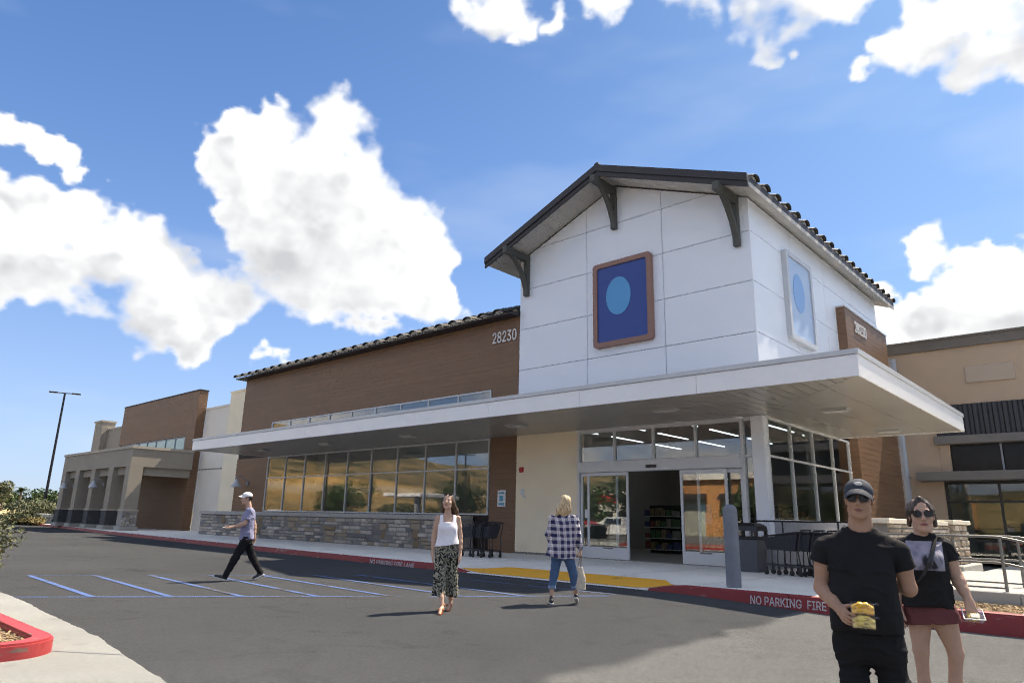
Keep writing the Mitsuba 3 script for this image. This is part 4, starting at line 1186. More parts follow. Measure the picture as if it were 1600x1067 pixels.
for xq in (-7.3, -5.9, -4.7):
    part(cr, 'post', tube([(xq, 18.75, 0.15), (xq, 18.75, 1.42)], 0.022, 8), 'cart_metal', 40)

# ---------------------------------------------------------------- lamp posts
def lot_lamp(label, group, x, y, h, rz=0.0, lean=0.0):
    k = thing('parking_lamp', label, 'lamp post', group)
    part(k, 'pole', tube([(x, y, 0.6), (x, y, h)], [0.13, 0.09], 10), 'pole_black', 40)
    part(k, 'base', lathe([(0, -0.1), (0.32, -0.1), (0.32, 0.72), (0.28, 0.76), (0, 0.76)], 18, (x, y, 0)), 'slab_concrete', 35)
    for s in (-1, 1):
        part(k, 'arm', moved(rot(box(s * 0.0 if s > 0 else -0.55, 0.55 if s > 0 else 0.0, -0.04, 0.04, -0.05, 0.03), rz), x, y, h), 'pole_black')
        part(k, 'lamp_head', moved(rot(cbox(min(s * 0.55, s * 1.30), max(s * 0.55, s * 1.30), -0.20, 0.20, -0.06, 0.05, 0.02), rz), x, y, h), 'pole_black')
    return k


lot_lamp('tall black double headed parking lamp post at the far left, beyond the portico', None, -75.5, 19.25, 12.1, 70)

# ---------------------------------------------------------------- plants
def leaf_mat(key, col, trans=0.35):
    scene[key] = {'type': 'twosided', 'bsdf': {'type': 'principled', 'base_color': rgb(grain(col, 0.35, 2.2, 9.0)), 'roughness': 0.65, 'specular': 0.25}}


leaf_mat('leaf_olive', (0.115, 0.125, 0.062))
leaf_mat('leaf_silver', (0.135, 0.145, 0.08))
leaf_mat('leaf_green', (0.050, 0.085, 0.028))
leaf_mat('leaf_dark', (0.026, 0.046, 0.018))
leaf_mat('leaf_dry', (0.20, 0.165, 0.065))
leaf_mat('leaf_palm', (0.055, 0.08, 0.035))
mat('bark', grain((0.11, 0.085, 0.06), 0.3, 6, 40), 0.9)


def leaves(blobs, n, size, seed, flat=0.5, aspect=2.2):
    """leaf-sized faces scattered near the surfaces of a crown's lumps"""
    rg3 = np.random.default_rng(seed)
    blobs = np.asarray(blobs, float)
    w = np.prod(blobs[:, 3:6], axis=1) ** (2 / 3)
    idx = rg3.choice(len(blobs), n, p=w / w.sum())
    d = rg3.normal(size=(n, 3)); d /= np.linalg.norm(d, axis=1, keepdims=True)
    r = rg3.uniform(0.35, 1.0, n) ** 0.45 * (1 + 0.10 * rg3.normal(size=n))
    c = blobs[idx, :3] + d * blobs[idx, 3:6] * r[:, None]
    u = rg3.normal(size=(n, 3)); u[:, 2] *= flat; u += 0.5 * d; u /= np.linalg.norm(u, axis=1, keepdims=True)
    t = rg3.normal(size=(n, 3)); t -= u * (t * u).sum(1, keepdims=True); t /= np.linalg.norm(t, axis=1, keepdims=True)
    s = size * rg3.uniform(0.6, 1.4, n)[:, None]
    v = np.stack([c - u * s * 0.5, c + t * s * 0.5 / aspect, c + u * s * 0.5, c - t * s * 0.5 / aspect], 1).reshape(-1, 3)
    k = np.arange(n)[:, None] * 4
    return trimesh.Trimesh(v, np.vstack([k + [[0, 1, 2]], k + [[0, 2, 3]]]), process=False)


def blobs_of(c, R, n, seed, small=(0.3, 0.55)):
    rg3 = np.random.default_rng(seed)
    out = []
    for _ in range(n):
        d = rg3.normal(size=3); d /= np.linalg.norm(d)
        q = rg3.uniform(0.25, 0.78)
        s = rg3.uniform(*small)
        out.append([c[0] + d[0] * R[0] * q, c[1] + d[1] * R[1] * q, c[2] + d[2] * R[2] * q, R[0] * s, R[1] * s, R[2] * s])
    return out


def tree(name, label, cat, group, x, y, h, r, leaf, seed, n=2600, size=None, trunk=0.35, z0=0.0):
    k = thing(name, label, cat, group)
    rg3 = random.Random(seed)
    c = (x, y, z0 + h * (0.5 + trunk / 2))
    R = (r, r, h * (1 - trunk) / 2 * 1.05)
    B = blobs_of(c, R, 13, seed)
    part(k, 'crown', leaves(B, n, size or r * 0.16, seed + 1), leaf)
    limbs = [tube([(x, y, z0 - 0.1), (x + rg3.uniform(-.05, .05) * r, y, z0 + h * trunk * 0.6), (x + rg3.uniform(-.1, .1) * r, y, z0 + h * trunk)], [h * 0.028, h * 0.022, h * 0.017], 8)]
    for b in B[:7]:
        limbs.append(tube([(x, y, z0 + h * trunk * 0.9), ((x + b[0]) / 2 + 0.05 * r, (y + b[1]) / 2, (z0 + h * trunk + b[2]) / 2), (b[0], b[1], b[2])], [h * 0.014, h * 0.010, h * 0.004], 6))
    part(k, 'trunk', cat_(limbs), 'bark', 40)
    return k


def shrub(name, label, group, c, R, leaf, seed, n, size, cat='shrub', aspect=2.6):
    k = thing(name, label, cat, group)
    B = blobs_of(c, R, 12, seed, (0.35, 0.6))
    part(k, 'foliage', leaves(B, n, size, seed, 0.9, aspect), leaf)
    rg3 = random.Random(seed)
    st = []
    for b in B:
        st.append(tube([(c[0] + rg3.uniform(-.1, .1) * R[0], c[1] + rg3.uniform(-.1, .1) * R[1], c[2] - R[2] * 1.05), ((c[0] + b[0]) / 2, (c[1] + b[1]) / 2, c[2] - R[2] * 0.4), (b[0], b[1], b[2])], [0.014, 0.010, 0.004], 5))
    part(k, 'stem', cat_(st), 'bark', 40)
    return k


shrub('island_shrub', 'silvery olive leaved shrub at the left edge, on the planter island', None, (-9.72, 1.72, 0.92), (1.04, 0.62, 0.40), 'leaf_olive', 5, 7000, 0.06)
shrub('field_shrub', 'wide grey green shrub beside the far end of the portico, by the lamp post', None, (-71.0, 17.9, 0.95), (3.8, 3.2, 0.98), 'leaf_silver', 12, 5200, 0.34)
shrub('field_shrub', 'darker shrub just left of the portico end', None, (-76.0, 21.6, 1.2), (2.4, 2.4, 1.15), 'leaf_olive', 13, 2600, 0.32)
shrub('field_shrub', 'low yellow green hedge clump before the dry field, right of the frame edge', None, (-79, 18.0, 0.35), (7.0, 1.2, 0.55), 'leaf_dry', 14, 3600, 0.22)
shrub('field_shrub', 'low dry hedge clump beside the concrete planter tub', None, (-70, 17.0, 0.30), (4.0, 1.0, 0.45), 'leaf_dry', 15, 2600, 0.2)
tub = thing('planter_tub', 'round pale concrete planter tub before the shrubs beyond the portico', 'planter')
put(tub, lathe([(0.0, -0.05), (0.50, -0.05), (0.62, 0.35), (0.70, 0.92), (0.62, 0.95), (0.58, 0.8), (0.0, 0.78)], 24, (-69.0, 17.75, 0)), 'walk_concrete', 30)
tree('field_tree', 'sparse grey green tree at the left frame edge beyond the field', 'tree', 'trees beyond the dry field', -97, 19.4, 4.7, 2.0, 'leaf_silver', 21, 2200, 0.42)
DF = [(-176, 38.5, 5.0, 4.0, 'leaf_green'), (-168, 40.5, 4.4, 3.4, 'leaf_dark'), (-160, 42.0, 5.0, 4.6, 'leaf_green'), (-150, 43.5, 4.8, 4.2, 'leaf_olive'), (-140, 44.0, 4.6, 4.4, 'leaf_dark'), (-190, 38, 5.5, 4.6, 'leaf_green')]
DL = ['leafy tree far beyond the field, first from the left edge', 'dark small tree far beyond the field, second from the left', 'broad green tree far beyond the field, right of the dark one', 'olive toned tree far beyond the field, above the wide shrub', 'dark tree far beyond the field, nearest the lamp post', 'green tree half out of frame at the far left']
for k, (tx_, ty_, th_, tr_, lf) in enumerate(DF):
    tree('far_tree', DL[k], 'tree', 'trees beyond the dry field', tx_, ty_, th_, tr_, lf, 40 + k, 1500, 0.6, 0.22)


def palm(label, x, y, h, seed):
    k = thing('palm_tree', label, 'palm tree', 'trees beyond the dry field')
    rg3 = random.Random(seed)
    part(k, 'trunk', tube([(x, y, 0), (x + 0.1, y, h * 0.6), (x, y, h)], [0.28, 0.22, 0.2], 8), 'bark', 40)
    fr = []
    for q in range(26):
        a, e = rg3.uniform(0, 6.28), rg3.uniform(-0.5, 1.2)
        L = rg3.uniform(1.6, 2.3)
        pts = [np.array([x, y, h]) + np.array([math.cos(a) * math.cos(e) * t * L, math.sin(a) * math.cos(e) * t * L, math.sin(e) * t * L - 0.9 * t * t * L * 0.6]) for t in np.linspace(0, 1, 7)]
        side = np.array([-math.sin(a), math.cos(a), 0])
        for p, p2, t in zip(pts[:-1], pts[1:], np.linspace(0.1, 1, 6)):
            for s in (-1, 1):
                tip = p2 + s * side * 0.42 * (1.15 - t) + [0, 0, -0.16]
                fr.append(trimesh.Trimesh([p, p2, tip, (p + tip) / 2 + [0, 0, -0.02]], [[0, 1, 2], [0, 3, 2]], process=False))
    part(k, 'crown', cat_(fr), 'leaf_palm')
    return k


palm('small palm far beyond the dry field, left of the wide shrub', -160, 36.6, 4.6, 3)
palm('small palm at the far left beyond the dry field, near the frame edge', -172, 36.5, 4.9, 4)

mat('dry_grass', proc(lambda p, n, uv: mix((0.36, 0.29, 0.15), (0.24, 0.21, 0.10), fbm(p.x * 0.12, p.y * 0.12, 1.0, 4)) * (0.8 + 0.4 * noise(p.x * 2.2, p.y * 2.2))), 0.95)
fxs, fys = np.linspace(-600, -83, 40), np.linspace(13, 160, 24)
structure('dry_field', grid(fxs, fys, lambda X, Y: 0.03 + 0.008 * np.clip(-83 - X, 0, 400) + 0.25 * (meshkit.noise(np.stack([X * 0.05, Y * 0.05, 0 * X], -1)) - 0.5) * sstep(83, 110, -X)), 'dry_grass', 'field of dry pale grass beyond the parking area at the far left')
hb = thing('far_house', 'small white walled house among the trees beyond the field', 'house')
part(hb, 'wall', box(-190, -180, 44, 50, 0, 3.0), 'pale_stucco')
part(hb, 'roof', prism([(43.4, 3.0), (50.6, 3.0), (47, 4.4)], 'x', -190.5, -179.5), 'taupe_stucco')
for q in range(3):
    part(hb, 'window', box(-179.99, -179.94, 44.8 + 1.8 * q, 45.8 + 1.8 * q, 1.0, 2.1), 'frame_black')

# ---------------------------------------------------------------- across the street, what the glass mirrors
def hill_colour(p, n, uv):
    f = fbm(p.x * 0.03, p.y * 0.03, p.z * 0.03, 4)
    scrub = smoothstep(7.5, 10.5, p.z + 9 * (f - 0.5)) * (0.75 + 0.25 * smoothstep(0.35, 0.6, fbm(p.x * 0.25, p.y * 0.25, p.z * 0.25)))
    right = smoothstep(-190, -120, p.x + 0.2 * p.y)
    scrub = scrub + (1 - scrub) * right * 0.8
    clump = smoothstep(0.62, 0.70, fbm(p.x * 0.16, p.y * 0.16, p.z * 0.2, 4))
    track = smoothstep(1.6, 0.6, dr.abs(p.z - 4.0 - 0.10 * (p.x + 190) - 1.5 * dr.sin(p.x * 0.06)))
    g = mix((0.40, 0.245, 0.075), (0.27, 0.16, 0.05), smoothstep(0.3, 0.7, f))
    g = g * (1 - clump * 0.7) + mi.Color3f(0.07, 0.07, 0.03) * (clump * 0.7)
    g = g * (1 - track * 0.6) + mi.Color3f(0.42, 0.36, 0.27) * (track * 0.6)
    s = mix((0.035, 0.036, 0.018), (0.12, 0.095, 0.05), smoothstep(0.35, 0.7, fbm(p.x * 0.22, p.y * 0.22, p.z * 0.22, 4)))
    return g * (1 - scrub) + s * scrub


mat('hill_grass', proc(hill_colour), 0.95)
azs = np.radians(np.linspace(197, 330, 120))
top = np.interp(np.degrees(azs), [197, 201, 204, 208, 213, 217, 221, 225, 230, 236, 245, 262, 290, 330], [0.3, 4.0, 7.0, 7.4, 6.6, 6.0, 5.0, 4.4, 4.5, 4.2, 3.6, 3.0, 3.4, 4])
rr_ = np.linspace(125, 330, 30)
hv = []
for a, e in zip(azs, top):
    for r in rr_:
        t = np.clip((r - 130) / 130, 0, 1)
        zt = 260 * math.tan(math.radians(e)) * (t ** 1.25) * (1 - 0.5 * np.clip((r - 265) / 65, 0, 1))
        p = np.array([38 * 0 + r * math.cos(a), 38.2 + r * math.sin(a)])
        zt = zt + 3.2 * (meshkit.fbm(np.array([p[0] * 0.03, p[1] * 0.03, 0.0]), 4, 5) - 0.5) * t - 0.2 * (t == 0)
        hv.append((p[0], p[1], zt))
nA, nR = len(azs), len(rr_)
ii, jj = np.meshgrid(np.arange(nA - 1), np.arange(nR - 1), indexing='ij')
q = np.stack([ii * nR + jj, ii * nR + jj + 1, (ii + 1) * nR + jj + 1, (ii + 1) * nR + jj], -1).reshape(-1, 4)
structure('hillside', trimesh.Trimesh(np.array(hv), np.vstack([q[:, [0, 1, 2]], q[:, [0, 2, 3]]]), process=False), 'hill_grass', 'golden dry hillside with scrub across the street, mirrored in the windows', smooth=True)

RT = [(-101, -31, 7.4, 6.2, 'leaf_green'), (-72, -32, 8.0, 4.5, 'leaf_dark'), (-66, -36, 8.4, 5.0, 'leaf_green'), (-60, -30, 7.0, 4.2, 'leaf_dark'), (-84, -40, 6.5, 4.0, 'leaf_olive'), (-46, -24, 6.0, 3.6, 'leaf_green'), (-41, -27, 6.6, 3.8, 'leaf_dark'), (-28, -26, 5.0, 2.8, 'leaf_green'), (-120, -44, 6.0, 5.0, 'leaf_olive'), (-90, -34, 3.2, 3.4, 'leaf_olive'), (-112, -36, 3.6, 4.0, 'leaf_dark'), (-53, -31, 5.0, 3.8, 'leaf_olive'), (-78, -30, 3.0, 3.0, 'leaf_dry'), (20, -40, 7, 5, 'leaf_green'), (5, -45, 8, 5, 'leaf_dark')]
RN = ['broad round green', 'dense dark', 'tall mid green', 'low dark', 'thin olive', 'rounded green', 'bushy dark', 'small young green', 'loose olive', 'low rounded olive', 'squat dark', 'medium olive', 'dry little', 'spreading green', 'tall dark']
for k, (tx_, ty_, th_, tr_, lf) in enumerate(RT):
    tree('street_tree', f'{RN[k]} tree across the street, mirrored in the store glass', 'tree', 'trees across the street', tx_, ty_, th_, tr_, lf, 70 + k, 1700, 0.55, 0.2)
lot_lamp('parking lamp post across the drive, mirrored in the left window bays', 'lamp posts across the drive', -74, -9.5, 9.5, 20)
lot_lamp('parking lamp post across the drive, mirrored in the middle window bays', 'lamp posts across the drive', -60, -6.0, 9.5, 20)
lot_lamp('parking lamp post across the drive, mirrored in the rightmost window bay', 'lamp posts across the drive', -63.5, -23, 9.0, 110)
gc = thing('flat_canopy', 'flat white roofed canopy across the street, mirrored in the wing windows', 'canopy')
part(gc, 'roof', cbox(-71, -63.5, -22, -16, 3.65, 4.05, 0.05), 'fascia_metal')
for xq in (-69.5, -65.2):
    for yq in (-21, -17):
        part(gc, 'column', box(xq, xq + 0.4, yq, yq + 0.4, 0, 3.65), 'base_grey')
mat('orange_stucco', grain((0.50, 0.235, 0.085), 0.1, 0.6, 30), 0.85)
mat('sage_stucco', grain((0.42, 0.44, 0.36), 0.1, 0.6, 30), 0.85)
ob = thing('orange_shop', 'orange stucco shop row across the lot, mirrored in the right door leaf', 'building')
part(ob, 'wall', box(-48, -18, -47, -46, 0, 7.6), 'orange_stucco')
part(ob, 'cornice', cbox(-48.3, -17.7, -46.0, -45.5, 7.0, 7.7, 0.05), 'pale_stucco')
for xq in (-45.5, -40.2, -34.9, -29.6, -24.3):
    d = part(ob, 'bay', box(xq, xq + 2.9, -45.98, -45.9, 0, 4.4), 'sage_stucco')
    part(ob, 'awning', hull([(xq - 0.3, -45.99, 4.5), (xq + 3.2, -45.99, 4.5), (xq - 0.3, -45.99, 5.3), (xq + 3.2, -45.99, 5.3), (xq - 0.3, -44.9, 4.5), (xq + 3.2, -44.9, 4.5)]), 'frame_black')
wb = thing('white_shop', 'white shop with a red sign band across the lot, mirrored in the left door leaf', 'building')
part(wb, 'wall', box(-80, -52, -50, -49, 0, 6.2), 'pale_stucco')
part(wb, 'sign_band', box(-70, -58, -48.98, -48.8, 4.2, 5.4), 'red_plastic')
for xq in range(-79, -54, 3):
    part(wb, 'window', box(xq, xq + 2.2, -48.99, -48.93, 0.4, 3.0), 'frame_black')
mat('white_car', (0.72, 0.72, 0.70), 0.25, clear=1.0)
mat('grey_car', (0.16, 0.17, 0.18), 0.25, clear=1.0)
mat('red_car', (0.32, 0.02, 0.025), 0.25, clear=1.0)
mat('car_glass', (0.012, 0.014, 0.016), 0.06, spec=0.8)


def vehicle(name, label, cat, x, y, rz, paint, kind):
    k = thing(name, label, cat, 'vehicles parked across the drive')
    P = lambda m: moved(rot(m, rz), x, y, 0)
    W = 0.92
    if kind == 'pickup':
        prof = [(-2.7, 0.42), (2.7, 0.42), (2.75, 0.85), (2.62, 1.08), (1.25, 1.18), (0.62, 1.78), (-0.85, 1.80), (-1.0, 1.15), (-2.72, 1.12)]
    elif kind == 'van':
        prof = [(-2.3, 0.40), (2.35, 0.40), (2.4, 0.8), (2.2, 1.02), (1.3, 1.15), (0.55, 1.72), (-2.0, 1.75), (-2.35, 1.1)]
    else:
        prof = [(-2.2, 0.36), (2.2, 0.36), (2.25, 0.7), (1.1, 0.92), (0.35, 1.42), (-0.95, 1.43), (-1.75, 0.98), (-2.25, 0.9)]
    m = prism(Polygon(prof).buffer(-0.06).buffer(0.06), 'y', -W, W)
    v = np.array(m.vertices)
    v[:, 1] *= 1 - 0.16 * np.clip((v[:, 2] - 1.0) / 0.8, 0, 1)
    part(k, 'body', P(trimesh.Trimesh(v, m.faces, process=False)), paint, 30)
    top_ = max(p[1] for p in prof)
    roof_x = [p[0] for p in prof if p[1] > top_ - 0.05]
    for s in (-1, 1):
        for a, b in ((min(roof_x) + 0.05, sum(roof_x) / len(roof_x) - 0.05), (sum(roof_x) / len(roof_x) + 0.05, max(roof_x) + 0.02)):
            yy0, yy1 = s * W * 0.985, s * W * 0.88
            part(k, 'window', P(hull([(a, yy0, top_ - 0.52), (b + 0.12, yy0, top_ - 0.52), (b, yy1, top_ - 0.10), (a, yy1, top_ - 0.10), (a, yy0 + s * 0.012, top_ - 0.52), (b + 0.12, yy0 + s * 0.012, top_ - 0.52), (b, yy1 + s * 0.012, top_ - 0.10), (a, yy1 + s * 0.012, top_ - 0.10)])), 'car_glass')
        for wx_ in (-1.55, 1.55):
            part(k, 'wheel', P(moved(rot(lathe([(0, -0.11), (0.2, -0.11), (0.3, -0.10), (0.34, -0.06), (0.34, 0.06), (0.3, 0.10), (0.2, 0.11), (0, 0.11)], 20), 90, (1, 0, 0)), wx_, s * (W - 0.09), 0.34)), 'rubber', 40)
    for s in (-1, 1):
        part(k, 'headlight', P(cbox(max(p[0] for p in prof) - 0.12, max(p[0] for p in prof) + 0.01, s * 0.72 - 0.14, s * 0.72 + 0.14, 0.70, 0.86, 0.02)), 'lamp_lens')
    return k


vehicle('pickup_truck', 'white pickup truck parked across the drive, mirrored in the left door leaf', 'pickup truck', -33.5, -12, 170, 'white_car', 'pickup')
vehicle('parked_van', 'white van parked across the drive, mirrored at the foot of the left window bays', 'van', -75, -3.8, 160, 'white_car', 'van')
vehicle('parked_van', 'white van parked across the drive, mirrored at the foot of the middle window bays', 'van', -55, -9, 160, 'white_car', 'van')
vehicle('parked_car', 'white pickup parked across the drive, mirrored in the rightmost window bay', 'pickup truck', -44, -8, 165, 'white_car', 'pickup')
vehicle('parked_car', 'grey car parked across the drive, mirrored in the right door leaf', 'car', -22, -14, 175, 'grey_car', 'car')
vehicle('parked_car', 'dark red car parked across the drive, mirrored in the left door leaf', 'car', -38, -13, 175, 'red_car', 'car')
# ---------------------------------------------------------------- people: smooth bodies from distance fields
def rcone(a, b, ra, rb, k=0.02, sub=False):
    return ('rc', np.asarray(a, float), np.asarray(b, float), float(ra), float(rb), k, sub)


def ellip(c, r, R=None, k=0.02, sub=False):
    return ('el', np.asarray(c, float), np.asarray(r, float), np.eye(3) if R is None else R, k, sub)


def loft(stations, k=0.02, power=2.3, sub=False, ax=2):
    """stations (z, cx, cy, rx, ry): an upright body with elliptic sections"""
    return ('lo', np.asarray(stations, float), power, k, sub)


def bbox_of(p):
    if p[0] == 'rc':
        lo = np.minimum(p[1] - p[3], p[2] - p[4]); hi = np.maximum(p[1] + p[3], p[2] + p[4])
    elif p[0] == 'el':
        m = np.abs(p[3]) @ p[2]
        lo, hi = p[1] - m, p[1] + m
    else:
        s = p[1]
        lo = np.array([(s[:, 1] - s[:, 3]).min(), (s[:, 2] - s[:, 4]).min(), s[:, 0].min()])
        hi = np.array([(s[:, 1] + s[:, 3]).max(), (s[:, 2] + s[:, 4]).max(), s[:, 0].max()])
    return lo, hi


def prim_field(p, X, Y, Z):
    if p[0] == 'rc':
        a, b, ra, rb = p[1:5]
        d = b - a
        L = max(d @ d, 1e-12)
        t = np.clip(((X - a[0]) * d[0] + (Y - a[1]) * d[1] + (Z - a[2]) * d[2]) / L, 0, 1)
        return np.sqrt((X - a[0] - t * d[0]) ** 2 + (Y - a[1] - t * d[1]) ** 2 + (Z - a[2] - t * d[2]) ** 2) - (ra + t * (rb - ra))
    if p[0] == 'el':
        c, r, R = p[1:4]
        q = [(X - c[0]) * R[0, i] + (Y - c[1]) * R[1, i] + (Z - c[2]) * R[2, i] for i in range(3)]
        k0 = np.sqrt(sum((q[i] / r[i]) ** 2 for i in range(3)))
        k1 = np.sqrt(sum((q[i] / r[i] ** 2) ** 2 for i in range(3)))
        return k0 * (k0 - 1) / np.maximum(k1, 1e-9)
    s, pw = p[1], p[2]
    from scipy.interpolate import PchipInterpolator
    o = np.argsort(s[:, 0])
    f = PchipInterpolator(s[o, 0], s[o, 1:])
    z0, z1 = s[o[0], 0], s[o[-1], 0]
    zc = Z[0, 0, :]
    v = f(np.clip(zc, z0, z1))
    cx, cy, rx, ry = (v[:, i][None, None, :] for i in range(4))
    m = (np.abs((X - cx) / rx) ** pw + np.abs((Y - cy) / ry) ** pw) ** (1 / pw)
    d = (m - 1) * np.minimum(rx, ry)
    end = np.maximum(z0 - Z, Z - z1)
    return np.where(end > 0, np.sqrt(np.maximum(d, 0) ** 2 + end ** 2) + np.minimum(d, 0) * 0, np.maximum(d, end))


def surface(prims, res, cut=(), fold=None, pad=0.03):
    """skin of the smoothly joined primitives; cut: (point, normal) half spaces to keep the inner side of; fold(X, Y, Z): added near the skin"""
    lo = np.min([bbox_of(p)[0] for p in prims if not p[-1]], axis=0) - pad
    hi = np.max([bbox_of(p)[1] for p in prims if not p[-1]], axis=0) + pad
    n = np.ceil((hi - lo) / res).astype(int) + 1
    ax = [lo[i] + res * np.arange(n[i]) for i in range(3)]
    Fd = np.full(n, 1.0, np.float64)
    for p in prims:
        k, sub = p[-2], p[-1]
        a, b = bbox_of(p)
        m = k + 3 * res + 0.02
        i0 = np.clip(np.floor((a - m - lo) / res).astype(int), 0, n - 1)
        i1 = np.clip(np.ceil((b + m - lo) / res).astype(int) + 1, 1, n)
        if (i1 <= i0).any():
            continue
        sl = tuple(slice(u, v) for u, v in zip(i0, i1))
        X, Y, Z = np.meshgrid(*[ax[i][sl[i]] for i in range(3)], indexing='ij', sparse=False)
        d = prim_field(p, X, Y, Z)
        g = Fd[sl]
        if sub:
            h = np.clip(0.5 - 0.5 * (g + d) / k, 0, 1)
            Fd[sl] = g * (1 - h) - d * h + k * h * (1 - h)
        else:
            h = np.clip(0.5 + 0.5 * (g - d) / k, 0, 1)
            Fd[sl] = g * (1 - h) + d * h - k * h * (1 - h)
    X, Y, Z = np.meshgrid(*ax, indexing='ij', sparse=True)
    for c, nn in cut:
        c, nn = np.asarray(c, float), np.asarray(nn, float)
        Fd = np.maximum(Fd, (X - c[0]) * nn[0] + (Y - c[1]) * nn[1] + (Z - c[2]) * nn[2])
    if fold is not None:
        near = np.nonzero(np.abs(Fd) < 0.03)
        P = np.stack([ax[i][near[i]] for i in range(3)], -1)
        Fd[near] += fold(P)
    return nets(Fd, lo, res)


def nets(Fd, lo, res):
    """surface nets: one vertex per cell that the zero level crosses"""
    ins = Fd < 0
    nx, ny, nz = Fd.shape
    corner = [(i, j, k) for i in (0, 1) for j in (0, 1) for k in (0, 1)]
    cnt = sum(ins[i:nx - 1 + i, j:ny - 1 + j, k:nz - 1 + k].astype(np.int8) for i, j, k in corner)
    cells = np.nonzero((cnt > 0) & (cnt < 8))
    idx = np.full((nx - 1, ny - 1, nz - 1), -1, np.int64)
    idx[cells] = np.arange(len(cells[0]))
    base = np.stack(cells, -1)
    acc, num = np.zeros((len(base), 3)), np.zeros(len(base))
    for a in corner:
        for axis in range(3):
            if a[axis]:
                continue
            b = list(a); b[axis] = 1
            fa = Fd[base[:, 0] + a[0], base[:, 1] + a[1], base[:, 2] + a[2]]
            fb = Fd[base[:, 0] + b[0], base[:, 1] + b[1], base[:, 2] + b[2]]
            m = (fa < 0) != (fb < 0)
            t = np.where(m, fa / np.where(m, fa - fb, 1), 0)
            q = np.tile(np.array(a, float), (len(base), 1))
            q[:, axis] = t
            acc[m] += q[m]; num[m] += 1
    v = lo + res * (base + acc / num[:, None])
    faces = []
    for axis in range(3):
        u, w = (axis + 1) % 3, (axis + 2) % 3
        s0 = [slice(1, -1)] * 3; s1 = [slice(1, -1)] * 3
        s0[axis] = slice(0, -1); s1[axis] = slice(1, None)
        A, B = ins[tuple(s0)], ins[tuple(s1)]
        off = np.array([1, 1, 1]); off[axis] = 0
        for flip, M in ((False, A & ~B), (True, ~A & B)):
            e = np.stack(np.nonzero(M), -1) + off
            if not len(e):
                continue
            def cell(du, dw):
                c = e.copy(); c[:, u] -= du; c[:, w] -= dw
                return idx[c[:, 0], c[:, 1], c[:, 2]]
            q = np.stack([cell(1, 1), cell(0, 1), cell(0, 0), cell(1, 0)], -1)
            faces.append(q[:, ::-1] if flip else q)
    q = np.vstack(faces)
    q = q[(q >= 0).all(1)]
    return trimesh.Trimesh(v, np.vstack([q[:, [0, 1, 2]], q[:, [0, 2, 3]]]), process=False)


def folds(amp, fx, fz, seed=0, fy=None):
    def fn(P):
        q = P * np.array([fx, fy or fx, fz])
        return amp * (2 * meshkit.fbm(q + seed, 3, seed) - 1)
    return fn


def creases(amp, fx, fz, seed=0):
    """narrow pulled folds"""
    def fn(P):
        a = meshkit.fbm(P * np.array([fx, fx, fz]) + seed, 2, seed)
        b = meshkit.noise(P * np.array([5.0, 5.0, 4.0]) + seed, seed + 5)
        return -amp * np.clip(1 - np.abs(2 * a - 1) * 5.5, 0, 1) * np.clip(2 * b - 0.4, 0, 1)
    return fn


def eul(yaw=0, pitch=0, roll=0):
    """yaw turns the face towards local +x, pitch lifts it, roll tips it"""
    M = trimesh.transformations.rotation_matrix
    return (M(math.radians(yaw), (0, 0, 1)) @ M(math.radians(pitch), (-1, 0, 0)) @ M(math.radians(roll), (0, 1, 0)))[:3, :3]


